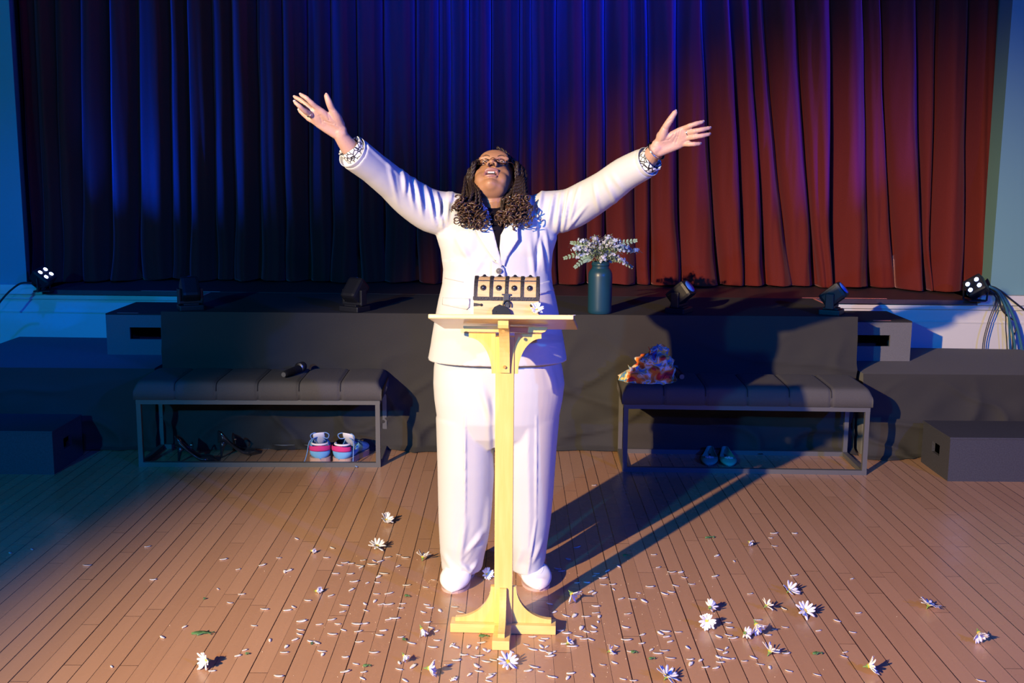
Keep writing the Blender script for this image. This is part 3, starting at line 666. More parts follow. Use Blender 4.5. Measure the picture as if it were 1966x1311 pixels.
# sneakers (seen from the heel)
blue_suede=mat('blue_suede',(.16,.42,.72),.8,bump=.3,scale=300); pink_l=mat('magenta_suede',(.62,.03,.20),.8); gum=mat('gum_rubber',(.52,.33,.26),.6); wht=mat('white_lining',(.80,.78,.80),.8); lace_m=mat('blue_lace',(.16,.30,.60),.8)
def smoothstep(a,b_,x): x=max(0,min(1,(x-a)/(b_-a))); return x*x*(3-2*x)
def sneaker(loc,rz,label,side):
    r=empty('sneaker',loc,rz,label,'shoe'); L_=.265; half=shoe_shell(L_,.098,None,None,'',None)
    V=[];F=[]; K=40; pr=[half(i/K) for i in range(K+1)]
    ol=[(-pr[i]*1.04,i/K*L_) for i in range(K+1)]+[(pr[i]*1.04,i/K*L_) for i in range(K,-1,-1)]
    bm=BM(); prism(bm,ol,0,.026,'xy'); bm_obj('sole',bm,gum,r)
    zt=lambda t:.026+.052-.020*math.exp(-((t-.30)/.10)**2)+.016*math.exp(-((t)/.07)**2)-.030*smoothstep(.55,1,t)+.012*math.exp(-((t-.52)/.1)**2)
    loft_shoe('upper',half,L_,lambda t:.022,zt,lambda t:.62*(1-smoothstep(.45,.6,t)),blue_suede,r)
    V=[];F=[]
    for i in range(13):
        a=-pi*.5+pi*i/12; x=.0445*sin(a); y=.034-.036*cos(a)
        for z,o_ in ((.060,.0015),(.066,.002),(.076,.002),(.086-.006*abs(sin(a)),.001)): V.append(Vector((x*(1+o_*20),y-o_,z)))
    for i in range(12):
        for j in range(3): a=i*4+j; F.append((a,a+1,a+5,a+4))
    hc=mesh_obj('heel_patch',V,F,pink_l,r); md=hc.modifiers.new('t','SOLIDIFY'); md.thickness=.004
    # padded lining and tongue
    V=[];F=[]; tube(V,F,smooth_path([Vector((.036*sin(a_),.040-.034*cos(a_)+.0*a_,.088)) for a_ in np.linspace(-1.6,1.6,7)],4),.005,8); mesh_obj('collar_lining',V,F,wht,r)
    V=[];F=[]; P=smooth_path([Vector((0,.150,.055)),Vector((0,.118,.078)),Vector((side*.004,.090,.108)),Vector((side*.006,.082,.125))],5)
    tube(V,F,P,[(.012+.016*min(1,k/8),.006) for k in range(len(P))],12,flat=Vector((1,0,0))); mesh_obj('tongue',V,F,wht,r)
    la=[]
    V=[];F=[]
    for k in range(4):
        y=.105+.022*k; z=.093-.009*k; tube(V,F,smooth_path([Vector((-.026,y,z-.01)),Vector((0,y-.004,z+.006)),Vector((.026,y,z-.01))],5),.0028,6)
    for s in (-1,1):
        tube(V,F,smooth_path([Vector((0,.095,.108)),Vector((s*.022,.082,.126)),Vector((s*.042,.074,.118)),Vector((s*.034,.084,.098)),Vector((0,.095,.107))],6),.0026,6)
    s=side; tube(V,F,smooth_path([Vector((0,.095,.107)),Vector((s*.045,.06,.095)),Vector((s*.060,.03,.045)),Vector((s*.075,.0,.010)),Vector((s*.105,-.02,.0045))],6),.0026,6)
    mesh_obj('laces',V,F,lace_m,r); r.scale=(1.12,1.08,1.15); return r
sneaker((-.990,5.500,0),radians(10),'blue and magenta sneaker, the left one of the pair under the left bench',-1)
sneaker((-.892,5.492,0),radians(-20),'blue and magenta sneaker, the right one of the pair under the left bench',1)
# pointed flats, toes away
teal=mat('teal_satin',(.06,.40,.26),.5); bow=mat('pale_lace_trim',(.42,.58,.55),.7,bump=1,scale=500,var=.5)
def flat_shoe(loc,rz,label):
    r=empty('ballet_flat',loc,rz,label,'shoe'); L_=.24; half=lambda t: .043*(.38+.62*smoothstep(0,.62,t))*(sqrt(max(.0004,1-((t-.70)/.30)**2)) if t>.70 else 1)*(sqrt(max(.001,1-((.10-t)/.10)**2)) if t<.10 else 1)
    loft_shoe('upper',half,L_,lambda t:.004,lambda t:.064-.030*smoothstep(.05,.5,t)+.0*t-.012*smoothstep(.8,1,t),lambda t:.66*(1-smoothstep(.60,.74,t)),teal,r)
    pr=[half(i/40) for i in range(41)]; ol=[(-pr[i],i/40*L_) for i in range(41)]+[(pr[i],i/40*L_) for i in range(40,-1,-1)]
    bm=BM(); prism(bm,ol,0,.006,'xy'); bm_obj('sole',bm,mat('dark_insole',(.05,.06,.06),.7),r)
    bm=BM(); 
    for k in range(7):
        a=2*pi*k/7; ball(bm,(.016*cos(a),L_*.82+.010*sin(a),.038),(.008,.006,.004),6)
    ball(bm,(0,L_*.82,.041),(.006,.006,.005),6); bm_obj('rosette',bm,bow,r)
    return r
# toes towards the camera, heels at the back
a_=on(1365,893); flat_shoe((1.075,5.745,0),radians(169),'teal pointed flat shoe, the left one of the pair under the right bench')
flat_shoe((1.152,5.74,0),radians(176),'teal pointed flat shoe, the right one of the pair under the right bench')
# stiletto heels in profile
patent=mat('black_patent',(.02,.022,.025),.18,coat=1)
def heel_shoe(loc,rz,label):
    r=empty('high_heel_shoe',loc,rz,label,'shoe'); L_=.215; half0=shoe_shell(L_,.074,None,None,'',None,pointy=.6)
    zb=lambda t:.004+.082*(1-smoothstep(.05,.72,t))
    loft_shoe('upper',half0,L_,zb,lambda t:zb(t)+.052*(1-smoothstep(.0,.35,t))+.024+.010*math.exp(-((t-.75)/.15)**2)-.012*smoothstep(.85,1,t),lambda t:.62*(1-smoothstep(.58,.70,t)),patent,r)
    V=[];F=[]; tube(V,F,[Vector((0,.030,.086)),Vector((0,.022,.060)),Vector((0,.016,.02)),Vector((0,.015,.0005))],[(.022,.024),(.012,.012),(.0065,.0065),(.006,.006)],12); mesh_obj('heel',V,F,patent,r)
    V=[];F=[]; tube(V,F,smooth_path([Vector((-.030,.085,.075)),Vector((-.022,.085,.098)),Vector((0,.085,.106)),Vector((.022,.085,.098)),Vector((.030,.085,.075))],5),[(.006,.0018)]*21,8); st=mesh_obj('strap',V,F,patent,r)
    bm=BM(); box(bm,(.024,.085,.100),(.010,.012,.004),bev=.001); bm_obj('buckle',bm,chrome,st)
    return r
heel_shoe((-1.740,5.50,0),radians(-82),'shiny black high heel shoe, the left one under the left bench, toe pointing right')
heel_shoe((-1.545,5.60,0),radians(-66),'black high heel shoe further right in the shadow under the left bench')
# ------------------------------------------------------------------ daisies, petals, leaves
petal_m=mat('white_petal',(.80,.79,.80),.6,spec=.3); centre_m=mat('daisy_centre',(.75,.55,.05),.8,bump=1,scale=900); leaf_m=mat('crushed_leaf',(.07,.17,.06),.6,var=.4,scale=60)
def petal_geo(V,F,M4,l,w,curl,seg=5,th=.0005):
    b0=len(V)
    for k in range(seg+1):
        t=k/seg; ww=w*(sin(pi*(t*.88+.06))**.6)*(.75+.35*t)*.5; z=curl*l*(t-.5)**2*4*.5+curl*l*t*.2
        for q,(s,dz) in enumerate(((-1,.12*w),(0,0),(1,.12*w))):
            V.append(M4@Vector((s*ww,l*t,z+dz)))
    for k in range(seg):
        for q in range(2): a=b0+3*k+q; F.append((a,a+1,a+4,a+3))
def daisy_proto(seed,np_=17,openn=.35,R=.030):
    rg=random.Random(seed); V=[];F=[]
    for k in range(np_):
        if rg.random()<.08: continue
        a=2*pi*k/np_+rg.uniform(-.08,.08); lay=k%2; op=openn+rg.uniform(-.15,.2)+.15*lay
        M4=Matrix.Rotation(a,4,'Z')@Matrix.Rotation(op,4,'X')@Matrix.Translation((0,.004,0)); petal_geo(V,F,M4,R*rg.uniform(.82,1.08),R*.30,rg.uniform(-.25,.2))
    me=bpy.data.meshes.new('petals'); me.from_pydata([tuple(v) for v in V],[],F); me.materials.append(petal_m); me.polygons.foreach_set('use_smooth',[True]*len(me.polygons))
    return me
DP=[daisy_proto(i,random.choice((13,15,17,19)),o_) for i,o_ in enumerate((.25,.55,.95,.4,.15,.75))]
bm=BM(); ball(bm,(0,0,.0015),(.0068,.0068,.0042),8); dc=bpy.data.meshes.new('flower_centre'); bm.to_mesh(dc); bm.free(); dc.materials.append(centre_m)
V=[];F=[]; tube(V,F,[Vector((0,0,-.014)),Vector((0,0,-.006)),Vector((0,0,-.003)),Vector((0,0,.0005))],[.0012,.0022,.0062,.006],10); ds=bpy.data.meshes.new('calyx'); ds.from_pydata([tuple(v) for v in V],[],F); ds.materials.append(mat('calyx_green',(.16,.30,.08),.6))
daisies=[]
def daisy(px,py,kind,rx,ry,rz,sc,label,z=0):
    p=on(px,py,z+.012) ; r=bpy.data.objects.new('daisy',None); C.objects.link(r); tag(r,label,'daisy','loose white daisies')
    for nm,me in (('petals',DP[kind]),('flower_centre',dc),('calyx',ds)):
        o=bpy.data.objects.new(nm,me); C.objects.link(o); o.parent=r
        if nm=='petals': md=o.modifiers.new('t','SOLIDIFY'); md.thickness=.0006
    R_=Matrix.Rotation(rz,3,'Z')@Matrix.Rotation(rx,3,'X')@Matrix.Rotation(ry,3,'Y')
    # rest it on the boards
    vs=[R_@v.co*sc*1.18 for v in DP[kind].vertices]+[R_@v.co*sc*1.18 for v in ds.vertices]; zm=min(v.z for v in vs)
    r.matrix_world=Matrix.Translation((p.x,p.y,z-zm+.0006))@R_.to_4x4()@Matrix.Scale(sc*1.18,4); return r
D=[(741,999,1,.7,.2,.3,.95,'daisy lying alone furthest back, left of the person'),(724,1050,0,.4,-.2,1.,.95,'daisy second from the back on the left, beside the left trouser leg'),
(812,1071,3,.3,.2,2.,.9,'daisy just left of the left white shoe'),(607,1131,2,1.2,.5,.6,.62,'small curled daisy left of the petal field'),(398,1273,1,1.3,.3,-1.,.9,'daisy on its side at the lower left of the floor'),
(809,1216,2,2.6,.3,.4,.75,'face-down daisy left of the lectern foot'),(934,1102,1,1.0,-.2,.6,.8,'daisy beside the lectern post between the shoes'),(1097,1152,3,2.3,.4,.5,.95,'face-down daisy just right of the lectern foot'),
(1363,1173,5,1.2,1.2,1.5,.8,'closed daisy above the cluster right of the lectern'),(1357,1197,1,1.25,.1,-.3,.95,'daisy on its side with a long shadow in the right cluster'),(1471,1167,0,.5,.9,.7,.75,'half-bare daisy between the two open daisies and the cluster'),
(1515,1134,3,.6,.3,.2,.95,'full daisy furthest back in the right group'),(1545,1177,0,.75,0,.2,.95,'open daisy showing its yellow centre on the right'),(1783,1163,4,.35,.2,.9,1.0,'open daisy lying alone far to the right'),
(1878,1228,1,2.2,-.3,.5,.9,'daisy nearest the right edge of the floor'),(1451,1215,1,2.3,.2,.2,1.0,'drooping face-down daisy in the middle of the right cluster'),(1430,1222,5,2.0,.9,1.5,.7,'small green-backed daisy touching the drooping one'),
(1478,1252,3,.4,.5,1.1,.95,'ragged daisy below the right cluster'),(1666,1286,1,1.1,.9,.4,.95,'cupped daisy on its side at the lower right'),(1280,1300,0,.4,.3,.5,1.0,'ragged daisy at the bottom edge right of centre'),
(975,1272,4,.55,.1,.2,.95,'full daisy directly in front of the lectern foot'),(775,1264,5,2.4,.5,.2,.6,'green-backed bud at lower left of the lectern'),(822,1291,1,1.5,.6,.9,.85,'torn daisy at the bottom edge left of the lectern'),
(1438,1043,5,1.8,.3,.3,.5,'tiny daisy bud with leaf, alone behind the right group'),(598,1056,2,1.5,.2,.9,.5,'tiny bluish daisy bud on the left behind the petals'),(1090,1232,1,.6,.3,.9,.55,'small torn daisy head right of the lectern foot'),(1170,1250,3,1.,.6,.9,.55,'small torn daisy head among petals right of centre')]
for d in D: daisies.append(daisy(*d))
PET=[]
for c,(ox,oy,s) in {0:(500,900,3.19),1:(1050,900,3.19),2:(0,900,3.19),3:(1500,900,3.189),4:(860,1200,8.19)}.items():
    PET.append((ox,oy,s))
A0=[(222,430),(440,486),(403,545),(112,547),(12,592),(177,625),(150,632),(518,578),(485,592),(557,582),(607,594),(683,588),(617,605),(630,562),(695,566),(783,543),(845,528),(887,545),(843,598),(735,568),(460,643),(550,645),(723,663),(755,643),(575,693),(655,700),(715,698),(897,715),(1010,727),(1060,682),(558,742),(433,778),(290,808),(710,768),(788,765),(700,812),(512,838),(503,877),(640,830),(645,870),(740,832),(785,833),(870,828),(858,855),(1018,835),(1037,853),(1190,848),(995,880),(1100,872),(1225,880),(167,868),(202,848),(25,862),(253,936),(437,926),(360,955),(473,952),(590,953),(640,950),(785,925),(822,918),(1020,943),(1045,975),(1078,997),(243,990),(238,1015),(440,1015),(508,990),(600,998),(753,993),(727,1021),(605,1062),(1082,1053),(860,1033),(923,1070),(1055,1095),(58,1052),(213,1048),(158,1092),(343,1067),(303,1058),(147,1127),(375,1120),(380,1140),(695,1128),(1175,1082),(1200,1020),(1245,1140),(520,1155),(583,1197),(520,1245),(633,1247),(625,1287),(935,1213),(850,1190),(850,1230),(1058,1230),(1150,1203),(1200,1175),(112,1272),(1185,1292),(885,1298)]
A1=[(290,102),(655,527),(683,605),(765,635),(820,635),(840,668),(632,724),(887,709),(787,718),(718,767),(760,757),(560,762),(455,797),(595,812),(523,800),(300,843),(270,755),(290,765),(408,740),(403,710),(345,712),(495,890),(480,973),(585,1018),(487,1050),(580,1072),(640,1110),(695,1010),(725,998),(735,1030),(755,1060),(805,1002),(515,1122),(678,1133),(718,1117),(755,1162),(878,1170),(880,1198),(940,1175),(970,1218),(1035,1222),(862,1098),(1050,1030),(1110,945),(1118,975),(1110,1022),(1140,1040),(1100,1100),(1055,1110),(1092,1130),(1050,1155),(1092,1162),(1062,1187),(1135,1165),(1265,1158),(1210,1180),(1305,1200),(1365,1220),(1292,927),(1395,985),(1355,1020),(1030,660),(1147,568),(1040,535),(1392,397),(1393,475),(1370,425),(300,885),(320,908),(313,940),(240,907),(115,903),(168,903),(210,978),(190,1028),(240,1000),(268,1048),(285,1000),(228,1045),(110,1072),(157,1090),(122,1005),(285,970),(412,1190),(405,1135),(425,1088),(340,1203),(147,1253),(127,1283),(280,1267),(28,1275),(465,1290),(530,1300),(20,1135),(20,1150),(15,830),(45,880),(1245,767),(90,628),(65,615),(185,700),(245,698),(290,657),(330,668),(370,627),(305,643),(440,600),(345,672),(205,755),(185,482),(128,555)]
A2=[(62,517),(195,494),(905,478),(1370,556),(1460,617),(1335,737),(1480,770),(1407,823),(1555,963),(1500,1112),(1458,1147),(683,1213),(993,1033),(1130,970),(1300,1240),(533,593),(938,681)]
A3=[(82,397),(340,932),(437,1003),(22,972),(15,858),(228,993),(472,885),(78,655),(390,1125),(383,1150),(45,1240),(217,1263),(30,1133),(1220,1300),(432,675)]
A4=[(140,157),(340,160),(75,320),(530,283),(455,362),(580,400),(640,415),(250,478),(140,555),(490,488),(400,510),(600,580),(715,558),(450,650),(485,733),(335,785),(700,775),(660,820),(640,885),(95,858),(1000,425),(1350,665),(1260,725),(1455,735),(1635,820),(1930,765),(1225,315),(1330,390),(1490,410),(1590,440),(1605,495),(1670,425),(1455,155),(1540,160),(1470,250),(1525,220),(1840,300),(1870,135),(1330,190),(1770,95)]
PP=[]
for (ox,oy,s),A in zip(PET,(A0,A1,A2,A3,A4)): PP+=[(ox+a/s,oy+b_/s) for a,b_ in A]
protos=[]
for k in range(8):
    V=[];F=[]; M4=Matrix.Rotation(-pi/2,4,'Z')@Matrix.Translation((0,-.5,0)); l=.0215*random.uniform(.75,1.15)
    petal_geo(V,F,Matrix.Rotation(-pi/2,4,'Z')@Matrix.Translation((0,-l/2,0)),l,.0085*random.uniform(.8,1.15),random.uniform(.02,.16))
    zm=min(v.z for v in V); V=[v-Vector((0,0,zm)) for v in V]
    nV=len(V); T2=[v+Vector((0,0,.0007)) for v in V]; FF=[f[::-1] for f in F]+[tuple(i+nV for i in f) for f in F]
    ed={}
    for f in F:
        for a,b_ in zip(f,f[1:]+f[:1]): ed[(a,b_)]=1
    for (a,b_) in ed:
        if (b_,a) not in ed: FF.append((a,b_,b_+nV,a+nV))
    me=bpy.data.meshes.new('petal'); me.from_pydata([tuple(v) for v in V+T2],[],FF); me.materials.append(petal_m); me.polygons.foreach_set('use_smooth',[True]*len(me.polygons)); protos.append(me)
rg=random.Random(5)
boxes=[]
for i,(px,py) in enumerate(PP[:300]):
    o=bpy.data.objects.new('fallen_petal',rg.choice(protos)); C.objects.link(o); p=on(px,py,0)
    if abs(p.x-LX)<.19 and abs(p.y-LY)<.045: p.y-=.09
    o.location=(p.x,p.y,.0008); o.rotation_euler=(rg.gauss(0,.05),0,rg.gauss(0,.55) if rg.random()<.75 else rg.uniform(0,pi)); s=rg.uniform(1.05,1.6); o.scale=(s,s,s)
    if px<300: lb,gp='white petal lying alone at the far left of the floor','petals at the far left'
    elif px<640: lb,gp='white petal on the left of the floor, left of the dense scatter','petals on the left side'
    elif px<860: lb,gp='white petal in the dense scatter left of the lectern foot','petals left of the lectern foot'
    elif px<1075 and py>1213: lb,gp='white petal on the floor directly in front of the lectern foot','petals in front of the lectern foot'
    elif px<1060: lb,gp='white petal beside the lectern foot, near the white shoes','petals beside the white shoes'
    elif px<1205 and py<1150: lb,gp='blue-lit petal in or by the long shadow behind the lectern','petals by the long shadow'
    elif px<1215: lb,gp='white petal in the dense scatter just right of the lectern foot','petals right of the lectern foot'
    elif px<1340: lb,gp='white petal between the lectern foot and the right daisy cluster','petals before the daisy cluster'
    elif px<1500: lb,gp='white petal lying among or behind the right daisy cluster','petals among the daisy cluster'
    else: lb,gp='white petal on the right of the floor beyond the open daisy','petals at the far right'
    tag(o,lb,'petal',gp)
# a petal on the reading board and crumbs
V=[];F=[]
for k in range(320):
    px=rg.gauss(1000,230); py=1100+abs(rg.gauss(0,95)); py=min(py,1300) if rg.random()<.5 else rg.uniform(1060,1305); p=on(px,py,0); s=rg.uniform(.0008,.0022)
    if abs(p.x-LX)<.2 and abs(p.y-LY)<.19: continue
    b0=len(V); a=rg.uniform(0,6.28)
    for q in range(5): V.append(Vector((p.x+s*cos(a+q*1.257),p.y+s*.8*sin(a+q*1.257),.0008)))
    V.append(Vector((p.x,p.y,.0008+s*.8)))
    for q in range(5): F.append((b0+q,b0+(q+1)%5,b0+5))
tag(mesh_obj('flower_crumbs',V,F,mat('crumb_pale',(.85,.66,.42),.8)),'tiny pale crumbs of crushed flower spread over the floor','flower crumbs',kind='stuff')
def leaf(px,py,l,w,rz,label):
    V=[];F=[]
    def add(M4,l_,w_):
        b0=len(V)
        for k in range(7):
            t=k/6; ww=w_*sin(pi*(t*.96+.02))**.8/2
            for s in (-1,0,1): V.append(M4@Vector((l_*(t-.5),s*ww,.0015+.004*sin(3*t+s)+.002*abs(s))))
        for k in range(6):
            for q in range(2): a=b0+3*k+q; F.append((a,a+1,a+4,a+3))
    add(Matrix.Identity(4),l,w); add(Matrix.Rotation(.6,4,'Z'),l*.6,w*.6); add(Matrix.Rotation(-.5,4,'Z')@Matrix.Translation((l*.15,0,0)),l*.5,w*.5)
    zm=min(v.z for v in V); V=[v-Vector((0,0,zm-.001)) for v in V]
    o=mesh_obj('fallen_leaf',V,F,leaf_m); o.location=on(px,py,0); o.rotation_euler=(0,0,rz); md=o.modifiers.new('t','SOLIDIFY'); md.thickness=.0005; tag(o,label,'leaf','green leaves dropped on the floor')
for a in [(390,1217,.075,.02,.15,'largest fallen green leaf, far left on the floor'),(782,1146,.024,.010,-.5,'small dark green leaf left of the left shoe'),(1363,1033,.045,.006,.3,'thin green leaf blade on the floor behind the right cluster'),(930,1223,.036,.012,-.1,'green leaf beside the lectern front foot'),
 (1570,1256,.036,.012,.2,'dark green leaf at right between two daisies'),(1218,1254,.022,.012,-.1,'small dark leaf at the lower centre right'),(1252,1266,.022,.006,.2,'thin green scrap below the small dark leaf'),(871,1120,.022,.008,.1,'dark leaf scrap by the toe of the left shoe'),
 (776,1230,.018,.01,-.8,'green scrap between petals left of the lectern'),(705,1280,.026,.009,.1,'green scrap near the bottom left petals'),(475,1257,.012,.006,0,'tiny green scrap at lower left'),(1203,1068,.03,.012,0,'dark leaf in the long shadow right of the person'),(599,1237,.012,.008,1,'tiny green scrap left of centre'),(393,1151,.010,.006,.5,'tiny leaf bit alone on the left floor')]: leaf(*a)
# daisy and petal on the reading board
Tw=LM@TL
db=copy_tree(daisies[0]); db.matrix_world=Tw@Matrix.Translation((.103,-.125,.028))@Matrix.Rotation(1.15,4,'X')@Matrix.Scale(.8,4); tag(db,'daisy on the lectern board in front of the treasure chest','daisy','loose white daisies')
pb=bpy.data.objects.new('fallen_petal',protos[2]); C.objects.link(pb); pb.matrix_world=Tw@Matrix.Translation((.212,-.13,.0115)); tag(pb,'single petal lying on the right corner of the lectern board','petal')
# ------------------------------------------------------------------ the person
PY=3.90
def eval_remesh(V,F,voxel,smooth_it=0,name='tmp'):
    me=bpy.data.meshes.new(name); me.from_pydata([tuple(v) for v in V],[],[tuple(f) for f in F]); bm=BM(); bm.from_mesh(me); bmesh.ops.recalc_face_normals(bm,faces=bm.faces); bm.to_mesh(me); bm.free()
    o=bpy.data.objects.new(name,me); C.objects.link(o)
    md=o.modifiers.new('r','REMESH'); md.mode='VOXEL'; md.voxel_size=voxel
    if smooth_it: s=o.modifiers.new('s','SMOOTH'); s.factor=.5; s.iterations=smooth_it
    dg=bpy.context.evaluated_depsgraph_get(); ev=o.evaluated_get(dg); m2=bpy.data.meshes.new_from_object(ev,depsgraph=dg)
    bpy.data.objects.remove(o,do_unlink=True); bpy.data.meshes.remove(me); return m2
def co_array(me):
    a=np.empty(len(me.vertices)*3,dtype=np.float64); me.vertices.foreach_get('co',a); return a.reshape(-1,3)
def no_array(me):
    a=np.empty(len(me.vertices)*3,dtype=np.float64); me.vertices.foreach_get('normal',a); return a.reshape(-1,3)
def set_co(me,a): me.vertices.foreach_set('co',a.astype(np.float32).ravel()); me.update()
def proj_px(a):
    v=a-np.array([0,0,CAMH]); X=v@np.array(cr);Y_=-(v@np.array(cu));D_=v@np.array(FV); return X/D_*FPX+983,Y_/D_*FPX+655.5
def ellip(V,F,c,r,R_=None,n=14):
    b0=len(V); 
    for i in range(1,n):
        for j in range(2*n):
            th=pi*i/n; ph=pi*j/n; v=Vector((r[0]*sin(th)*cos(ph),r[1]*sin(th)*sin(ph),r[2]*cos(th))); V.append((R_@v if R_ else v)+Vector(c))
    t=len(V); V.append((R_@Vector((0,0,r[2])) if R_ else Vector((0,0,r[2])))+Vector(c)); V.append((R_@Vector((0,0,-r[2])) if R_ else Vector((0,0,-r[2])))+Vector(c))
    for i in range(n-2):
        for j in range(2*n): a=b0+i*2*n+j;b_=b0+i*2*n+(j+1)%(2*n); F.append((a,a+2*n,b_+2*n,b_))
    for j in range(2*n): F.append((t,b0+j,b0+(j+1)%(2*n))); F.append((t+1,b0+(n-2)*2*n+(j+1)%(2*n),b0+(n-2)*2*n+j))
def limb(V,F,pts,rad,n=16):
    tube(V,F,pts,rad,n); 
    for p,r in ((pts[0],rad[0]),(pts[-1],rad[-1])):
        rr=r if not hasattr(r,'__len__') else min(r); ellip(V,F,p,(rr*.98,)*3,n=8)
def mesh_o(name,me,m_,parent,smooth=True):
    me.materials.clear(); 
    for x in (m_ if isinstance(m_,list) else [m_]): me.materials.append(x)
    if smooth: me.polygons.foreach_set('use_smooth',[True]*len(me.polygons))
    me.name=name; o=bpy.data.objects.new(name,me); C.objects.link(o)
    if parent: o.parent=parent
    return o
person=empty('person',(0,0,0),0,'person in a white trouser suit with glasses and braids, arms raised wide, head thrown back','person')
# ---- head frame
HT=radians(57); yaw=radians(5)
HC=at(948.5,352.5,3.94)
hf=Vector((-sin(yaw)*cos(HT),-cos(yaw)*cos(HT),sin(HT))); hx=Vector((cos(yaw),-sin(yaw),0)); hu=hx.cross(-hf).normalized(); hu=hu if hu.z>0 else -hu
HR=Matrix((hx,hf,hu)).transposed()      # local x right, y forward, z crown
def H(x,f,u_): return HC+HR@Vector((x,f,u_))
V=[];F=[]
def he(c,r): ellip(V,F,H(*c),r,HR)
he((0,-.012,.032),(.071,.090,.090)); he((0,.028,-.022),(.067,.062,.088)); he((0,.036,-.074),(.058,.048,.042)); he((0,.060,-.098),(.030,.026,.024)); he((0,.070,-.101),(.020,.018,.018))
he((0,.040,-.095),(.050,.040,.026)); he((0,.066,.056),(.054,.030,.042)); he((0,.045,-.055),(.063,.042,.052)); he((0,.062,-.066),(.040,.026,.034))
for s in (-1,1):
    he((s*.036,.054,-.030),(.028,.025,.032)); he((s*.030,.077,.042),(.027,.012,.010)); he((s*.073,-.006,-.005),(.008,.018,.030)); he((s*.030,.060,-.064),(.028,.024,.032))
hb_=eval_remesh(V,F,.0034,15,'headbase'); V=[v.co.copy() for v in hb_.vertices]; F=[tuple(q.vertices) for q in hb_.polygons]; bpy.data.meshes.remove(hb_)
for s in (-1,1):
    he((s*.0130,.100,-.029),(.0080,.010,.0080))
limb(V,F,[H(0,.080,.026),H(0,.093,-.004),H(0,.107,-.022)],[.008,.0088,.0098],12); he((0,.108,-.0255),(.0108,.0100,.0090))
he((0,.0900,-.0515),(.0255,.0110,.0068)); he((0,.0850,-.0825),(.0235,.0110,.0075)); he((0,.082,-.046),(.016,.010,.012))
for s in (-1,1): he((s*.020,.083,-.060),(.0075,.008,.014))
# ---- neck, trunk, legs (under the clothes)
nk0=H(0,-.020,-.060); nkb=at(947,412,3.90)
limb(V,F,smooth_path([H(0,-.01,-.02),nk0,at(946,385,3.885),nkb],4),[(.056,.058)]*12+[(.064,.062)],20)
ellip(V,F,at(946,350,0.0+3.885)+Vector((0,0,-.035)),(.050,.058,.045))
def trunk(pts): 
    for (px,py,rx,ry,rz_,y) in pts: ellip(V,F,at(px,py,y),(rx,ry,rz_))
trunk([(950,425,.13,.075,.07,3.92),(953,470,.145,.085,.11,3.9),(954,540,.15,.09,.13,3.9),(955,620,.16,.10,.13,3.9),(956,700,.19,.105,.12,3.9)])
def sleeve_pts(L_): return [at(px,py,y) for px,py,_,y in L_]
SL=[(868,412,42,3.90),(828,405,40,3.88),(787,380,36,3.83),(753,352,31,3.77),(716,322,29.5,3.70),(681,295.5,31.5,3.64)]
SR=[(1046,410,42,3.90),(1092,402,38,3.88),(1128,383,36,3.84),(1163,361,33,3.78),(1200,333.5,31,3.72),(1239,313,28.5,3.66)]
def rpx(r,y): return r*y/FPX*1.03
for L_,w in ((SL,(653,259,3.60)),(SR,(1257,288,3.60))):
    pts=sleeve_pts(L_)+[at(w[0],w[1],w[2])]; limb(V,F,smooth_path(pts,3),[.045]*9+[.036]*6+[.029]*2+[.0255,.0225],16)
# legs
for s,px0,px1 in ((-1,893,885),(1,1020,1020)):
    limb(V,F,smooth_path([at(px0,740,3.9),at(px0+(3 if s<0 else -2),900,3.9),at(px1+4,1085,3.93)],4),[.085]*3+[.07]*3+[.05]*3,14)
# ---- hands
def hand(V,F,wrist,knk,fing,thumb,y0,r0=.0086):
    # wrist (px,py,y); knuckles list; fingers: lists of (px,py,y)
    WA,WB=at(*wrist[0]),at(*wrist[1]); Wp=WA.lerp(WB,.5); nk=len(knk)
    K=[at(*k) for k in knk]
    for qi in range(7):
        g=qi/6; i0=min(int(g*(nk-1)),nk-2); kk=K[i0].lerp(K[i0+1],g*(nk-1)-i0); ww=WB.lerp(WA,g)
        limb(V,F,smooth_path([ww,ww.lerp(kk,.5)+Vector((0,.006*sin(pi*g),0)),kk],3),[.0155,.0150,.0145,.0140,.013,.012,.0098],12)
    limb(V,F,[Wp+(Wp-(K[0]+K[-1])/2)*.12,Wp],[.0205,.019],16)
    T0=at(*thumb[0]); T1=at(*thumb[2]); ellip(V,F,T0.lerp(T1,.35)+(Wp-T0)*.1,(.019,.015,.022))
    for P in fing:
        pts=[at(*p[:3]) for p in P]; k=len(pts); rr=[r0*1.13]+[r0*(1.08-.10*i) for i in range(1,k)]
        sp_=smooth_path(pts,4); R_=[]
        for i in range(len(sp_)):
            t=i/4; i0=min(int(t),k-2); base_=rr[i0]+(rr[i0+1]-rr[i0])*(t-i0); R_.append(base_*(1+.05*cos(2*pi*t)) )
        R_[-1]*=.8; limb(V,F,sp_,R_,12)
    pts=[at(*p) for p in thumb]; limb(V,F,smooth_path(pts,4),list(np.interp(np.arange(4*(len(pts)-1)+1)/4,range(len(pts)),[.0185,.0165,.0118,.0112,.0085][:len(pts)])),12)
hy=3.58
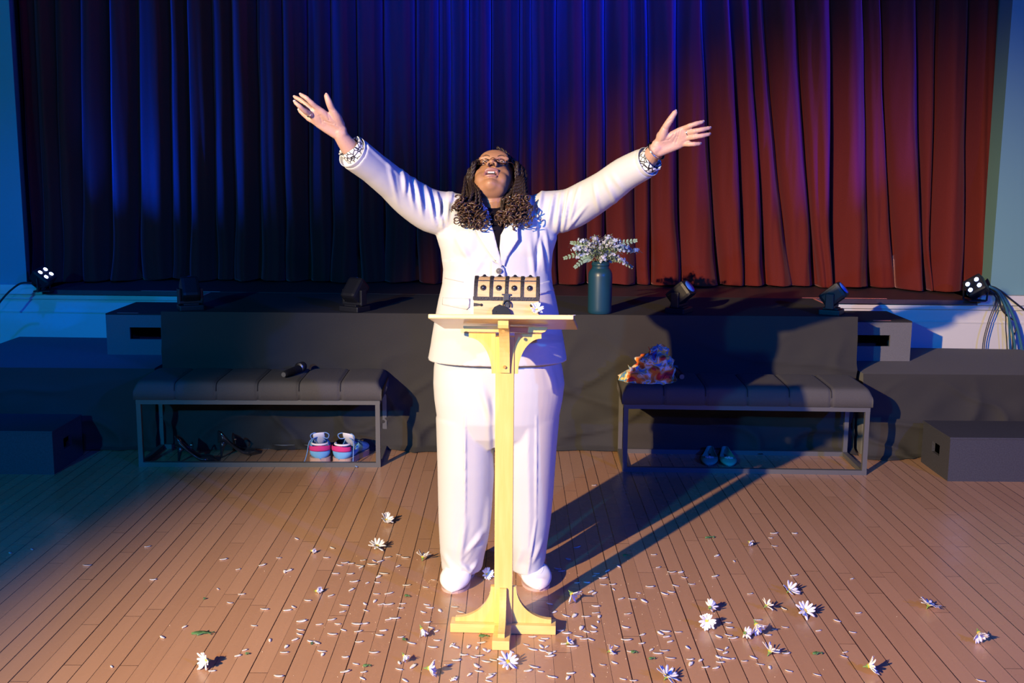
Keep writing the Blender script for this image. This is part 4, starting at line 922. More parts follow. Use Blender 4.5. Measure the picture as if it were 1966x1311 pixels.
# the hand at the left of the picture
hand(V,F,((645,258,3.595),(657,249,3.595)),[(611,209,3.55),(603,214.5,3.555),(600,223,3.56),(606,235,3.575)],
 [[(611,209,3.55),(598,197.5,3.535),(588.5,188.5,3.53),(577.5,181.8,3.535)],
  [(603,214.5,3.555),(589,202,3.555),(577.5,192.5,3.56),(566,186.5,3.565)],
  [(600,223,3.56),(586,213.5,3.530),(575.5,204.5,3.515),(566.5,196.5,3.515)],
  [(606,235,3.575),(593,228,3.575),(583,219.5,3.575),(575,212.5,3.575)]],
 [(652,240,3.595),(645,224,3.575),(637,209,3.56),(631.5,196,3.55),(627,184,3.548)],hy)
# the hand at the right of the picture
hand(V,F,((1266,292,3.595),(1260,277,3.595)),[(1313,247,3.565),(1318,255,3.565),(1318,265,3.57),(1311,276,3.58)],
 [[(1313,247,3.565),(1325,241.5,3.545),(1336.5,237.5,3.54),(1349,234,3.545)],
  [(1318,255,3.565),(1334,251.5,3.545),(1348,248.5,3.54),(1362.5,245.5,3.548)],
  [(1318,265,3.57),(1334,262.5,3.55),(1348,260.5,3.545),(1361.5,257.5,3.552)],
  [(1311,276,3.58),(1324,276.5,3.565),(1333,276.5,3.56),(1343.5,275.8,3.565)]],
 [(1268,271,3.595),(1272,259,3.578),(1278,244,3.565),(1287,230,3.556),(1296,216,3.552)],hy)
body=eval_remesh(V,F,.0021,8,'body')
co=co_array(body); no=no_array(body)
HCn=np.array(HC); HRn=np.array(HR); loc=(co-HCn)@HRn; ln=no@HRn
ishead=(np.linalg.norm(loc,axis=1)<.17)
def gpush(c,r,vec,amt,mask=ishead):
    c=np.array(c); d2=((loc-c)/np.array(r))**2; w=np.exp(-d2.sum(1))*mask; co[:]+= (w*amt)[:,None]*(HRn@np.array(vec))[None,:]
for s in (-1,1):
    gpush((s*.030,.085,.023),(.017,.03,.011),(0,-1,0),.0085)
    gpush((s*.0078,.104,-.037),(.0036,.006,.0038),(0,-.2,1),.007)
gpush((0,.092,-.0670),(.0180,.022,.0080),(0,-1,.0),.016)
for e in (-.034,.034): gpush((e,.08,.060),(.02,.03,.004),(0,1,0),.0012)
for u_ in (.058,.068): gpush((0,.085,u_),(.035,.03,.0022),(0,-1,0),.0012)
set_co(body,co)
# palm creases
px_,py_=proj_px(co); no=no_array(body)
def groove(poly,depth=.0013,w=1.3):
    P=np.array(poly,float); 
    for a,b_ in zip(P,P[1:]):
        ab=b_-a; t=np.clip(((px_-a[0])*ab[0]+(py_-a[1])*ab[1])/(ab@ab),0,1); d=np.hypot(px_-a[0]-t*ab[0],py_-a[1]-t*ab[1])
        w_=np.exp(-(d/w)**2)*(no[:,1]<0)*(co[:,1]<3.68); co[:,1]+=w_*depth
for g in ([(1295,250),(1293,260),(1285,268),(1270,271)],[(1302,248),(1298,262),(1292,273)],[(1306,248),(1302,262),(1298,274)],[(1274,246),(1281,249)],[(1288,229),(1283,234)],[(1324,240),(1327,246)],[(1336,248),(1338,254)],[(1334,258),(1336,266)],
          [(627,213),(632,230),(645,240),(652,246)],[(612,222),(622,232),(640,238)],[(606,215),(615,222),(618,236)],[(633,209),(641,213)]): groove(g)
set_co(body,co)
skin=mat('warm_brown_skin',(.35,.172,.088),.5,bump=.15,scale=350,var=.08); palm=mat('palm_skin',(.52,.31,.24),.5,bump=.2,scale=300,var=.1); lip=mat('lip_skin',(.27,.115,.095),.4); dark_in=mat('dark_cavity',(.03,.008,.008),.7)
for mm in (skin,palm):
    b=mm.node_tree.nodes['Principled BSDF']; b.inputs['Subsurface Weight'].default_value=.12; b.inputs['Subsurface Radius'].default_value=(.012,.004,.002); b.inputs['Subsurface Scale'].default_value=.5
loc=(co-HCn)@HRn
nf=len(body.polygons); cen=np.empty(nf*3); body.polygons.foreach_get('center',cen); cen=cen.reshape(-1,3); cl=(cen-HCn)@HRn; fn=np.empty(nf*3); body.polygons.foreach_get('normal',fn); fn=fn.reshape(-1,3)
mi=np.zeros(nf,dtype=np.int32); cpx,cpy=proj_px(cen)
mi[((cpx<700)|(cpx>1220))&(fn[:,1]<.25)&(cen[:,2]>1.3)]=1
hd=(np.linalg.norm(cl,axis=1)<.15)&(cl[:,1]>.05)
inl=hd&(((cl[:,0]/.0270)**2+((cl[:,2]+.0670)/.0235)**2)<1)&(cl[:,1]>.080); mi[inl]=2
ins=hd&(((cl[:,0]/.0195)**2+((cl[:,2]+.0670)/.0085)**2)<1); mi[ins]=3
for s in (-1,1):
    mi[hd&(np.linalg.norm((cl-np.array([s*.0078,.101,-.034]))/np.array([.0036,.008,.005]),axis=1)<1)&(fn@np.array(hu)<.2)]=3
body.materials.clear()
for mm in (skin,palm,lip,dark_in): body.materials.append(mm)
body.polygons.foreach_set('material_index',mi); body.polygons.foreach_set('use_smooth',[True]*nf); body.name='body'
bo=bpy.data.objects.new('body',body); C.objects.link(bo); bo.parent=person
# teeth, eyes, brows
bm=BM(); vs=box(bm,(0,0,0),(.024,.005,.0045),bev=.0015); bmesh.ops.transform(bm,matrix=Matrix.Translation(H(0,.0885,-.0615))@HR.to_4x4(),verts=bm.verts); bm_obj('teeth',bm,mat('tooth_white',(.75,.72,.66),.3),person)
sclera=mat('eye_white',(.62,.58,.55),.2); iris=mat('brown_iris',(.03,.015,.008),.1); lash=mat('dark_brow_hair',(.02,.012,.01),.8)
for s in (-1,1):
    bm=BM(); ball(bm,(0,0,0),.0108,10); bmesh.ops.transform(bm,matrix=Matrix.Translation(H(s*.030,.0700,.022)),verts=bm.verts); e=bm_obj('eyeball',bm,sclera,person,smooth=True)
    bm=BM(); g=Vector((0,.0088,-.0028)); ball(bm,(0,0,0),(.0050,.0030,.0050),8); bmesh.ops.transform(bm,matrix=Matrix.Translation(H(s*.030,.0700+g.y*1.0,.022+g.z))@HR.to_4x4(),verts=bm.verts); bm_obj('iris',bm,iris,e,smooth=True)
    V=[];F=[]; tube(V,F,smooth_path([H(s*.016,.0775,.025),H(s*.024,.0825,.0315),H(s*.034,.0815,.0315),H(s*.044,.073,.024)],4),.0017,6); tube(V,F,smooth_path([H(s*.017,.0770,.019),H(s*.026,.0810,.0140),H(s*.036,.0795,.0140),H(s*.044,.072,.019)],4),.0014,6)
    mesh_obj('eyelid',V,F,mat('eyelid_skin',(.22,.11,.07),.5),person)
    V=[];F=[]; tube(V,F,smooth_path([H(s*.014,.0905,.037),H(s*.027,.0915,.043),H(s*.040,.084,.043),H(s*.050,.070,.036)],4),[(.0012,.0022)]*13,6); mesh_obj('eyebrow',V,F,lash,person)
# glasses
gl=mat('bronze_wire',(.10,.035,.02),.3,metal=.7)
gr=None; V=[];F=[]
def gring(s,n=28): return [H(s*.0325+s*0+.0205*cos(a)*(1),.094-.0085*(abs(s*.0325+.0215*cos(a))/.05)**2,.003+.0165*sin(a)) for a in [2*pi*k/n for k in range(n+1)]]
for s in (-1,1): tube(V,F,gring(s),.00095,6)
tube(V,F,smooth_path([H(-.012,.0935,.009),H(0,.1000,.014),H(.012,.0935,.009)],5),.0011,6)
for s in (-1,1): tube(V,F,smooth_path([H(s*.053,.086,.007),H(s*.0715,.075,.010),H(s*.0765,.03,.008),H(s*.077,-.01,.004)],5),.0012,6)
gr=mesh_obj('glasses',V,F,gl,person)
glass=mat('clear_lens',(1,1,1),.02); nt=glass.node_tree; N=nt.nodes; L=nt.links
tb=N.new('ShaderNodeBsdfTransparent'); gb=N.new('ShaderNodeBsdfGlossy'); gb.inputs['Roughness'].default_value=.02; lw=N.new('ShaderNodeLayerWeight'); lw.inputs['Blend'].default_value=.02; ms=N.new('ShaderNodeMixShader')
L.new(lw.outputs['Fresnel'],ms.inputs[0]); L.new(tb.outputs[0],ms.inputs[1]); L.new(gb.outputs[0],ms.inputs[2]); L.new(ms.outputs[0],N['Material Output'].inputs['Surface'])
for s in (-1,1):
    rr=gring(s)[:-1]; c=H(s*.0325,.0908,.003); d=HR@Vector((0,.0003,0)); n=len(rr)
    vs_=[c+d]+[p+d for p in rr]+[c-d]+[p-d for p in rr]; fs=[(0,1+i,1+(i+1)%n) for i in range(n)]+[(n+1,n+2+(i+1)%n,n+2+i) for i in range(n)]+[(1+i,n+2+i,n+2+(i+1)%n,1+(i+1)%n) for i in range(n)]
    mesh_obj('lens',vs_,fs,glass,gr)
# ---- jacket
suit=mat('white_suit_cloth',(.56,.555,.56),.8,bump=.25,scale=900); suit_t=suit
V=[];F=[]
TB=[(398,884,1024,.075,3.915),(410,866,1044,.095,3.91),(430,850,1060,.112,3.905),(455,838,1070,.125,3.90),(481,846,1062,.130,3.90),(517,851,1058,.130,3.90),(545,849,1061,.136,3.90),(575,842,1068,.145,3.895),(610,835.5,1074.5,.152,3.89),(650,829,1082,.158,3.885),(687,824.5,1087,.162,3.885)]
nr=56; P=[]
for py,xl,xr,dp,yc in TB:
    a=at(xl,py,PY);b_=at(xr,py,PY); c=(a+b_)/2; hw=(b_-a).length/2; P.append((c.x,yc,c.z,hw,dp))
base=len(V)
zz=np.array([p[2] for p in P]); 
def trow(t):
    i=min(int(t),len(P)-2); f_=t-i; return [P[i][k]*(1-f_)+P[i+1][k]*f_ for k in range(5)]
NR=(len(P)-1)*3
for q in range(NR+1):
    cx,cyy,cz,hw,dp=trow(q/3); cx=cx
    for j in range(nr):
        a=2*pi*j/nr; ca,sa=cos(a),sin(a); ex=.82
        V.append(Vector((cx+hw*math.copysign(abs(ca)**ex,ca),cyy+dp*math.copysign(abs(sa)**ex,sa),cz)))
for i in range(NR):
    for j in range(nr): a=base+i*nr+j;b_=base+i*nr+(j+1)%nr; F.append((a,b_,b_+nr,a+nr))
F.append(tuple(base+j for j in range(nr))[::-1]); F.append(tuple(base+NR*nr+j for j in range(nr)))
for s,px in ((-1,906),(1,1000)):
    ellip(V,F,at(px,470,3.835),(.078,.062,.085))
ellip(V,F,at(955,620,3.82),(.15,.10,.10))
for px,py,r in ((877,392,.045),(900,397,.052),(1036,392,.045),(1008,397,.052),(925,402,.05),(975,402,.05)): ellip(V,F,at(px,py,3.90),(r,.065,r*.85))
for L_ in (SL,SR):
    pts=smooth_path(sleeve_pts(L_),4); R_=list(np.interp(np.arange(len(pts))/4,range(len(L_)),[rpx(l[2],l[3]) for l in L_])); tube(V,F,pts,R_,28)
    ellip(V,F,pts[0],(R_[0]*.95,)*3)
jk=eval_remesh(V,F,.0048,4,'jacket'); co=co_array(jk); no=no_array(jk); jx,jy=proj_px(co)
# cloth folds
def fold(px,py,ex,ey,amp,w,front=True):
    ab=np.array([ex-px,ey-py],float); t=((jx-px)*ab[0]+(jy-py)*ab[1])/(ab@ab); tc_=np.clip(t,0,1); d=((jx-px-tc_*ab[0])*(-ab[1])+(jy-py-tc_*ab[1])*ab[0])/np.linalg.norm(ab); dd=np.hypot(jx-px-tc_*ab[0],jy-py-tc_*ab[1])
    taper=np.sin(np.pi*np.clip(.12+.82*tc_,0,1)); w_=amp*taper*(np.exp(-(dd/w)**2)*np.cos(d/w*1.6))
    co[:]+=no*(w_*(no[:,1]<.35))[:,None]
for f_ in [(838,372,850,440,.011,5),(818,360,836,430,.009,5),(796,345,812,415,.010,5),(780,335,795,400,.007,5),(772,328,778,372,.010,5),(862,372,858,425,.010,5),(700,275,770,340,.004,4),(745,312,765,395,.004,6),(850,380,845,430,-.008,4),(826,366,838,425,-.007,4),(805,352,818,405,-.008,4),(787,340,795,385,-.007,4),
 (1062,378,1052,432,.010,5),(1078,372,1068,445,.009,5),(1095,366,1080,446,.008,5),(1112,360,1090,440,.007,5),(1125,395,1085,445,.006,5),(1070,376,1060,440,-.007,4),(1088,370,1075,445,-.006,4),(1040,372,1034,410,.012,6),(1030,440,1045,520,.010,7),(1046,440,1056,520,.007,6),(1018,470,1026,540,.006,7),(1036,430,1030,520,-.008,5),
 (872,450,905,500,.004,7),(880,470,915,520,.003,7),(930,490,900,540,.003,8),(1160,340,1185,395,.004,7),(1140,352,1150,405,.005,6),(1175,335,1200,370,.003,7),(868,370,865,395,.008,4)]:
    fold(f_[0],f_[1],f_[2],f_[3],f_[4],f_[5])
# front edge overlap step and lower opening curve
ed=np.interp(jy,[505,530,560,610,650,690,716],[962,968,972,973,975,985,1000]); stp=np.where((jy>500)&(jy<720)&(no[:,1]<-.2),.006/(1+np.exp((jx-ed)*1.4))*1.0,0); co[:,1]-=stp
# uneven hem flare
zl=co[:,2].min(); wv=np.clip((zl+.06-co[:,2])/.06,0,1); co[:,0]+=(co[:,0]-.0)*wv*.012
set_co(jk,co); jo=mesh_o('jacket',jk,suit,person)
dg=bpy.context.evaluated_depsgraph_get()
def bvh_of(me): return BVHTree.FromPolygons([v.co[:] for v in me.vertices],[p.vertices[:] for p in me.polygons])
JB=bvh_of(jk); O=Vector((0,0,CAMH))
def patch(name,poly,m_,off=.0035,th=.002,parent=None,step=3.5,bv=None,lift=None,closed_mesh=True):
    """a piece of cloth lying on the jacket, outline given by sight lines"""
    bv=bv or JB; P=[]; 
    for a,b_ in zip(poly,poly[1:]+poly[:1]):
        n=max(1,int(math.hypot(b_[0]-a[0],b_[1]-a[1])/step))
        for k in range(n): P.append((a[0]+(b_[0]-a[0])*k/n,a[1]+(b_[1]-a[1])*k/n))
    nb=len(P); xs=[p[0] for p in P]; ys=[p[1] for p in P]
    def inside(x,y):
        c=False
        for i in range(nb):
            x1,y1=P[i];x2,y2=P[(i+1)%nb]
            if (y1>y)!=(y2>y) and x<(x2-x1)*(y-y1)/(y2-y1)+x1: c=not c
        return c
    y=min(ys)+step/2
    G=list(P); dmin=step*.5
    while y<max(ys):
        x=min(xs)+step/2
        while x<max(xs):
            if inside(x,y) and min((x-p[0])**2+(y-p[1])**2 for p in P)>dmin*dmin: G.append((x,y))
            x+=step
        y+=step
    vs,es,fs,_,_,_=delaunay_2d_cdt([Vector(g) for g in G],[(i,(i+1)%nb) for i in range(nb)],[],1,1e-4)
    hits=[]; last=None
    for v in vs:
        d=ray(v.x,v.y).normalized(); h=bv.ray_cast(O,d); hits.append((h[0],d))
    good=[(Vector((v.x,v.y)),h[0]) for v,h in zip(vs,hits) if h[0] is not None]
    out=[]
    for v,(h,d) in zip(vs,hits):
        if h is None:
            q=min(good,key=lambda g:(g[0]-Vector((v.x,v.y))).length_squared)[1]; dist=(q-O).length; h=O+d*dist
        lf=lift(v.x,v.y) if lift else 0
        out.append(h-d*(off+lf))
    fs=[f for f in fs if inside(sum(vs[i].x for i in f)/len(f),sum(vs[i].y for i in f)/len(f))]
    o=mesh_obj(name,out,fs,m_,parent); md=o.modifiers.new('t','SOLIDIFY'); md.thickness=th; md.offset=-1; 
    return o
# shirt seen in the V
m=bpy.data.materials.new('black_white_print'); m.use_nodes=True; nt=m.node_tree;N=nt.nodes;L=nt.links;b=N['Principled BSDF']; b.inputs['Roughness'].default_value=.6
tc=N.new('ShaderNodeTexCoord'); vo=N.new('ShaderNodeTexVoronoi'); vo.feature='DISTANCE_TO_EDGE'; vo.inputs['Scale'].default_value=68; L.new(tc.outputs['Object'],vo.inputs['Vector'])
rr_=N.new('ShaderNodeValToRGB'); rr_.color_ramp.elements[0].position=.07; rr_.color_ramp.elements[0].color=(.012,.012,.02,1); rr_.color_ramp.elements[1].position=.10; rr_.color_ramp.elements[1].color=(.82,.82,.84,1); L.new(vo.outputs['Distance'],rr_.inputs['Fac']); L.new(rr_.outputs['Color'],b.inputs['Base Color']); shirt_p=m
shirt_d=mat('dark_shirt_cloth',(.006,.005,.010),.95,spec=.05,var=.5,scale=40)
patch('shirt_front',[(926,398),(935,392),(980,392),(988,400),(978,424),(966,448),(960,478),(957,486),(952,462),(942,430)],shirt_d,.004,.002,person)
patch('shirt_collar',[(917,395),(926,390),(937,402),(945,422),(939,424),(928,408)],shirt_p,.0065,.002,person,step=3)
lapL=[(928,398),(934,404),(941,424),(949,450),(956,478),(965,508),(962,513),(950,500),(935,480),(920,456),(908,430),(914,418),(904,412),(914,400)]
lapR=[(988,396),(982,414),(971,434),(961,452),(959,476),(963,508),(968,511),(975,492),(986,474),(995,460),(994,440),(1006,420),(1014,404),(1004,392)]
patch('left_lapel',lapL,suit_t,.0055,.003,jo,lift=lambda x,y:.004*smoothstep(0,20,925-x+(y-440)*.35))
patch('right_lapel',lapR,suit_t,.0065,.003,jo,lift=lambda x,y:.014*smoothstep(966,996,x)*smoothstep(500,470,y) if y<500 else 0)
patch('front_panel_edge',[(944,500),(950,504),(962,509),(967,514),(970,525),(972,540),(973,565),(950,565),(944,530)],suit_t,.004,.004,jo)
patch('pocket_flap',[(851,571),(902,573),(901,590),(896,594.5),(850,585)],suit_t,.003,.0025,jo)
patch('pocket_flap',[(1031,545),(1056,538),(1063,557),(1034,566)],suit_t,.003,.003,jo)
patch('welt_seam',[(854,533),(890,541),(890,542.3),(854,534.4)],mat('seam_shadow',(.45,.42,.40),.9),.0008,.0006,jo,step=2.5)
# button
h=JB.ray_cast(O,ray(958,520).normalized()); bm=BM(); q=h[1].to_track_quat('Z','Y').to_matrix().to_4x4()
cyl(bm,(0,0,0),(0,0,.006),.0105,.0095,n=24); cyl(bm,(0,0,.006),(0,0,.0068),.0075,.006,n=20); ball(bm,(.0,0,.0068),(.003,.003,.001),6); bmesh.ops.transform(bm,matrix=Matrix.Translation(h[0]-ray(958,520).normalized()*.0085)@q,verts=bm.verts); bm_obj('button',bm,mat('pearl_grey_button',(.30,.29,.28),.2,metal=.6),jo)
# cuffs of the printed shirt and sleeve ends
def cuff(c0,c1,r0,r1,nm,m_,par,th=.002,wob=0):
    V=[];F=[]; a=Vector(c0);b_=Vector(c1); k=5; pts=[a.lerp(b_,i/k) for i in range(k+1)]; tube(V,F,pts,[r0+(r1-r0)*i/k for i in range(k+1)],32,cap=False)
    if wob: V=[v+Vector((0,0,wob*noise.noise(v*30))) for v in V]
    o=mesh_obj(nm,V,F,m_,par); md=o.modifiers.new('t','SOLIDIFY'); md.thickness=th; md.offset=0; return o
cuff(at(690,303,3.65),at(670,280,3.625),.037,.042,'shirt_cuff',shirt_p,person,wob=.006)
cuff(at(1236,315.5,3.658),at(1254,304,3.635),.036,.041,'shirt_cuff',shirt_p,person,wob=.006)
def sleeve_rim(L_,lb):
    p=at(*L_[-1][:2],L_[-1][3]); q=at(*L_[-2][:2],L_[-2][3]); d=(p-q).normalized(); r=rpx(L_[-1][2],L_[-1][3])
    cuff(p-d*.004,p+d*.014,r*.93,r*.96,'sleeve_hem',suit_t,jo,.002)
sleeve_rim(SL,0); sleeve_rim(SR,1)
# bracelet, ring, nails
silver=mat('silver',(.62,.62,.60),.22,metal=1)
p=at(1260,289.5,3.60); d=(at(1290,268,3.58)-at(1240,313,3.65)).normalized(); V=[];F=[]
s=d.orthogonal().normalized(); t=d.cross(s); ringp=[p+(s*cos(a)+t*sin(a))*.0315 for a in np.linspace(0,2*pi,33)]
tube(V,F,ringp,[(.0018,.0045)]*33,8,flat=None); mesh_obj('bracelet',V,F,silver,person)
p=at(1320.5,258,3.56); d=(at(1334,251.5,3.545)-at(1318,255,3.565)).normalized(); s=d.orthogonal().normalized(); t=d.cross(s); V=[];F=[]; p=at(1321,254.5,3.562)
tube(V,F,[p+(s*cos(a)+t*sin(a))*.0100 for a in np.linspace(0,2*pi,25)],.0018,6); mesh_obj('finger_ring',V,F,silver,person)
p=at(597,217,3.55); d=(at(586,212.5,3.54)-at(600,223,3.56)).normalized(); s=d.orthogonal().normalized(); t=d.cross(s); V=[];F=[]; p=at(594,219,3.545)
tube(V,F,[p+(s*cos(a)+t*sin(a))*.0098 for a in np.linspace(0,2*pi,25)],.0015,6); mesh_obj('finger_ring',V,F,silver,person)
nail=mat('pearl_nail',(.50,.40,.44),.25,coat=.5)
for (a,b_) in (((1336.5,237.5,3.54),(1349,234,3.545)),((1348,248.5,3.54),(1362.5,245.5,3.548)),((1348,260.5,3.545),(1361.5,257.5,3.552)),((1333,276.5,3.56),(1343.5,275.8,3.565)),((1287,230,3.556),(1296,216,3.552)),((631.5,196,3.55),(627,184,3.548)),((588.5,188.5,3.53),(577.5,181.8,3.535)),((577.5,192.5,3.56),(566,186.5,3.565)),((575.5,204.5,3.515),(566.5,196.5,3.515)),((583,219.5,3.575),(575,212.5,3.575))):
    A_=at(*a);B_=at(*b_); d=(B_-A_).normalized(); n_=Vector((0,1,.15)); n_=(n_-d*n_.dot(d)).normalized(); R_=Matrix((d.cross(n_),d,n_)).transposed()
    bm=BM(); ball(bm,(0,0,0),(.0046,.0070,.0016),6); bmesh.ops.transform(bm,matrix=Matrix.Translation(B_+d*.0030+n_*.0052)@R_.to_4x4(),verts=bm.verts); bm_obj('fingernail',bm,nail,person,smooth=True)
# ---- trousers
V=[];F=[]
TL_=[(675,838,1072,.140),(705,833,1080,.146),(735,832,1084,.150),(765,834,1080,.150),(800,839,1073,.146),(830,846,1066,.124),(852,868,1040,.090)]
base=len(V)
for py,xl,xr,dp in TL_:
    a=at(xl,py,PY);b_=at(xr,py,PY); c=(a+b_)/2; hw=(b_-a).length/2
    for j in range(nr):
        an=2*pi*j/nr; ca,sa=cos(an),sin(an); V.append(Vector((c.x+hw*math.copysign(abs(ca)**.85,ca),PY+dp*math.copysign(abs(sa)**.85,sa),c.z)))
for i in range(len(TL_)-1):
    for j in range(nr): a=base+i*nr+j;b_=base+i*nr+(j+1)%nr; F.append((a,b_,b_+nr,a+nr))
F.append(tuple(base+j for j in range(nr))[::-1]); F.append(tuple(base+(len(TL_)-1)*nr+j for j in range(nr)))
LEG=[[(800,837,952,.125,3.9),(860,839,951.5,.118,3.9),(900,840,949.5,.112,3.9),(950,841,946,.104,3.905),(1000,842,941,.098,3.91),(1040,844,935,.094,3.915),(1065,846,930,.094,3.93),(1088,848,926,.094,3.935)],
     [(800,954,1074,.125,3.9),(860,957,1068.5,.118,3.9),(900,962,1065.5,.112,3.9),(950,968,1062,.104,3.905),(1000,973,1057,.098,3.91),(1040,977,1051,.094,3.915),(1065,980,1048,.094,3.93),(1088,982,1044,.094,3.935)]]
for LG in LEG:
    base=len(V)
    for i,(py,xl,xr,dp,yc) in enumerate(LG):
        a=at(xl,py,yc);b_=at(xr,py,yc); c=(a+b_)/2; hw=(b_-a).length/2
        for j in range(nr):
            an=2*pi*j/nr; ca,sa=cos(an),sin(an); k=1+.05*math.exp(-((an-3*pi/2)/.10)**2)+.04*math.exp(-((an-pi/2)/.10)**2)
            V.append(Vector((c.x+hw*math.copysign(abs(ca)**.95,ca),yc+dp*sa*k,c.z)))
    for i in range(len(LG)-1):
        for j in range(nr): a=base+i*nr+j;b_=base+i*nr+(j+1)%nr; F.append((a,b_,b_+nr,a+nr))
    F.append(tuple(base+j for j in range(nr))[::-1]); F.append(tuple(base+(len(LG)-1)*nr+j for j in range(nr)))
tr=eval_remesh(V,F,.0050,3,'trousers'); co=co_array(tr); no=no_array(tr); jx,jy=proj_px(co)
for f_ in [(893,800,893,1000,.005,3),(1030,800,1029,1000,.005,3),(926,1020,888,1080,.014,7),(915,1040,886,1082,-.010,6),(888,1085,905,1100,.012,6),(940,960,930,1050,.008,8),(895,1000,880,1085,.005,8),(1029,1000,1012,1106,.006,4),(1040,1040,1020,1085,.006,6),(1000,1060,985,1100,.005,8),(925,745,950,820,.010,10),(945,770,950,900,-.010,8),(960,745,965,850,.008,9),(1055,700,1070,760,.006,10),(850,1060,870,1095,.006,7),(915,1080,900,1100,.008,5)]:
    fold(f_[0],f_[1],f_[2],f_[3],f_[4],f_[5])
set_co(tr,co); to=mesh_o('trousers',tr,suit,person)
# ---- shoes
shoe_w=mat('white_leather',(.80,.80,.82),.35,coat=.3)
def loafer(px,py,rz,name):
    r=bpy.data.objects.new('loafer',None); C.objects.link(r); r.parent=person
    toe=on(px,py,0); L_=.255; r.location=toe+Matrix.Rotation(rz,3,'Z')@Vector((0,-L_,0)); r.rotation_euler=(0,0,rz)
    r.empty_display_size=.05
    half=shoe_shell(L_,.112,None,None,'',None)
    pr=[half(i/40) for i in range(41)]; ol=[(-pr[i]*.93,.004+i/40*L_*.965) for i in range(41)]+[(pr[i]*.93,.004+i/40*L_*.965) for i in range(40,-1,-1)]
    bm=BM(); prism(bm,ol,0,.010,'xy'); s=bm_obj(name,bm,mat('tan_sole',(.52,.36,.32),.6),person); s.location=r.location; s.rotation_euler=r.rotation_euler
    up=loft_shoe('upper',half,L_,lambda t:.008,lambda t:.075+.02*smoothstep(.5,.2,t)-.030*smoothstep(.60,1.0,t),lambda t:.0 if t>.5 else .5*smoothstep(.5,.4,t),shoe_w,s)
    V=[];F=[] # apron seam and strap
    pts=[]
    for k in range(21):
        a=pi*k/20; x=.030*cos(a)*1.0; y=L_*(.60+.26*sin(a)); pts.append(Vector((x,y,0)))
    bv=bvh_of(up.data)
    def drop(x,y,dz=.001):
        h=bv.ray_cast(Vector((x,y,.3)),Vector((0,0,-1))); return Vector((x,y,(h[0].z if h[0] else .05)+dz))
    P=[drop(p.x,p.y) for p in pts]; tube(V,F,P,.0016,6)
    for yy,w in ((.585,.009),(.61,.009)):
        P=[drop(x,L_*yy,.002) for x in np.linspace(-.036,.036,13)]; tube(V,F,P,[(.008,.002)]*13,8,flat=Vector((0,1,0)))
    mesh_obj('apron_strap',V,F,shoe_w,s)
    bpy.data.objects.remove(r,do_unlink=True); return s
loafer(867,1141,radians(180-8),'loafer'); loafer(1036,1137,radians(180+9),'loafer')
# ---- hair: scalp cap plus two-strand twists ending in curls
hair_m=mat('dark_twist_hair',(.022,.012,.009),.5,var=.5,scale=120,spec=.4); hair_b=mat('brown_curl_hair',(.060,.027,.013),.4,var=.5,scale=120,spec=.7)
V=[];F=[]; n=40; base=0; rows_=[]
for i in range(n+1):
    for j in range(2*n):
        th=pi*i/n; ph=pi*j/n; v=Vector((.0775*sin(th)*cos(ph),-.014+.097*sin(th)*sin(ph),.030+.094*cos(th))); V.append(v)
keep=[]
for i in range(n):
    for j in range(2*n):
        a=i*2*n+j;b_=i*2*n+(j+1)%(2*n); c=(V[a]+V[b_+2*n])/2
        if c.y<.045-.0*c.z and not(c.z<.03 and c.y>-.01) or (c.z>.105 and c.y<.055): keep.append((a,b_,b_+2*n,a+2*n))
Vh=[H(*v) for v in V]; Fh=keep; fmh=[0]*len(Fh)
def twist(P,r,turns_per_m=55,seed=0,curl_from=.80,curlr=.012):
    P=smooth_path(P,9); rg=random.Random(seed); Ls=[0]
    for a,b_ in zip(P,P[1:]): Ls.append(Ls[-1]+(b_-a).length)
    tot=Ls[-1]; N_=max(12,int(tot/.0055)); pts=[]; j=0
    for k in range(N_+1):
        s_=tot*k/N_
        while j<len(P)-2 and Ls[j+1]<s_: j+=1
        f_=(s_-Ls[j])/max(1e-6,Ls[j+1]-Ls[j]); pts.append(P[j].lerp(P[j+1],f_))
    for st in (0,pi):
        Q=[]; 
        for k,p in enumerate(pts):
            s_=tot*k/N_; d=(pts[min(k+1,N_)]-pts[max(k-1,0)]).normalized(); u_=d.orthogonal().normalized() if abs(d.x)>.99 else d.cross(Vector((1,0,0))).normalized(); w_=d.cross(u_)
            a=s_*turns_per_m*2*pi+st+seed; Q.append(p+(u_*cos(a)+w_*sin(a))*r*.62)
        f0=len(Fh); tube(Vh,Fh,Q,r*.80,5); fmh.extend([0]*(len(Fh)-f0))
    # curls at the end
    e=pts[-1]; d0=(pts[-1]-pts[-3]).normalized()
    for c in range(3):
        ax=(Vector((rg.uniform(-1,1),rg.uniform(-1.0,.1),rg.uniform(-.9,-.1)))+d0*.4).normalized(); u_=ax.orthogonal().normalized(); w_=ax.cross(u_); rc=curlr*rg.uniform(.45,.85); ph=rg.uniform(0,6.28); Q=[]
        tn=rg.uniform(1.1,2.1)
        for k in range(int(15*tn)):
            a=ph+k/14*2*pi; Q.append(e+ax*(k*.0014)+(u_*(cos(a)-cos(ph))+w_*(sin(a)-sin(ph)))*rc)
        f0=len(Fh); tube(Vh,Fh,Q,[.0036*(1-.55*i/len(Q)) for i in range(len(Q))],6); fmh.extend([1]*(len(Fh)-f0))
rg=random.Random(11)
def jit(a): return rg.uniform(-a,a)
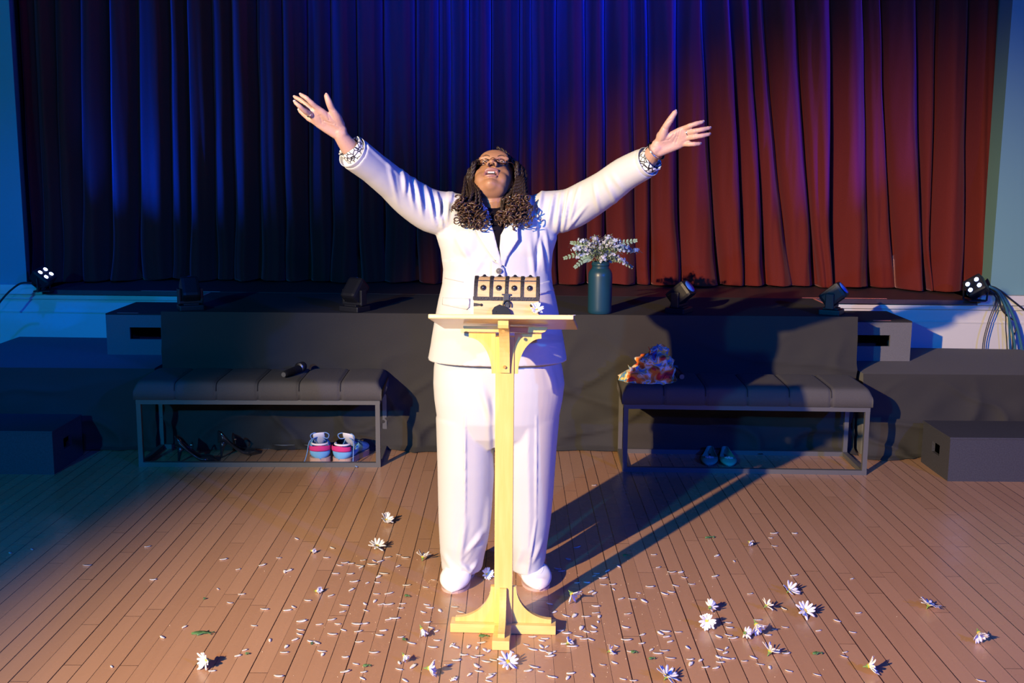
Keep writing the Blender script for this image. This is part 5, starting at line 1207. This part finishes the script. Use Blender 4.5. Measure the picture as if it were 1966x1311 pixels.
# twists to the left of the face
for k in range(24):
    u_=k/23; t=rg.random()
    root=H(-.068+.004*jit(1)-.004,.028-.09*t,.060-.05*t+.03*jit(1))
    r2=at(913-8*t-3*u_+jit(2),316+14*t+jit(5),3.885+.03*t)
    m1=at(906-11*t+jit(3),348+jit(4),3.87+.03*t); m2=at(905-10*t+14*u_+jit(3),372+jit(4),3.80+.07*t)
    e=at(882+44*u_+jit(4),388+32*rg.random()+8*u_,3.765+.045*t)
    twist([root,r2,m1,m2,e],.0042,32,k)
for k in range(36):
    u_=k/35; t=rg.random()
    root=H(.068+.004*jit(1)+.004,.030-.09*t,.065-.06*t+.03*jit(1))
    r2=at(993+9*t+jit(3),314+12*t+jit(6),3.900+.03*t)
    m1=at(991+18*t+jit(3),348+jit(4),3.865+.03*t); m2=at(968+42*u_+jit(3),378+jit(4),3.80+.07*t)
    e=at(966+46*u_+jit(4),396+30*rg.random()-10*u_,3.765+.045*t)
    twist([root,r2,m1,m2,e],.0042,32,100+k)
# twists running over the crown along the hairline
for k in range(20):
    t=k/19; x=-.052+.10*t
    s=1 if t>.25 else -1
    P=[H(x*.9+.004,.064-abs(x)*.45,.112-abs(x)*.45),H(x+s*.012,.035,.126-abs(x)*.45),H(s*.064+x*.3,.006,.100),H(s*.080,-.008,.035),at(946+s*52,345+jit(5),3.90),at(946+s*(50+jit(14)),392+jit(10),3.80)]
    twist(P,.0042,32,300+k)
# edge roll on the right hairline
for k in range(7):
    P=[H(.004+.006*k,.080-.008*k,.112-.001*k),H(.036+.004*k,.068-.009*k,.102-.003*k),H(.062+.002*k,.046-.008*k,.076-.006*k),H(.077+.001*k,.024-.005*k,.034-.006*k),at(992+k*2,340,3.875),at(985+k*4,378,3.80)]
    twist(P,.0044,32,400+k)
# loose curl ends lying on the jacket
for k in range(34):
    s=k%2; px=rg.uniform(874,920) if s else rg.uniform(972,1014); py=rg.uniform(388,430) if s else rg.uniform(384,434)
    e=at(px,py,3.765+.02*rg.random()); Q=[]; ax=Vector((jit(1),-.4,jit(1))).normalized(); u_=ax.orthogonal().normalized(); w_=ax.cross(u_); rc=rg.uniform(.006,.011); ph=rg.uniform(0,6.28)
    for q in range(26): a=ph+q/13*2*pi; Q.append(e+ax*(q*.0013)+(u_*cos(a)+w_*sin(a))*rc)
    f0=len(Fh); tube(Vh,Fh,Q,.0024,6); fmh.extend([1]*(len(Fh)-f0))
hair=mesh_obj('hair',Vh,Fh,None,person,mats=[hair_m,hair_b],fm=fmh)
bm=BM()
for (px,py) in ((979,378),(966,383)): ball(bm,at(px,py,3.80),.0045,6)
bm_obj('earring',bm,silver,person,smooth=True)
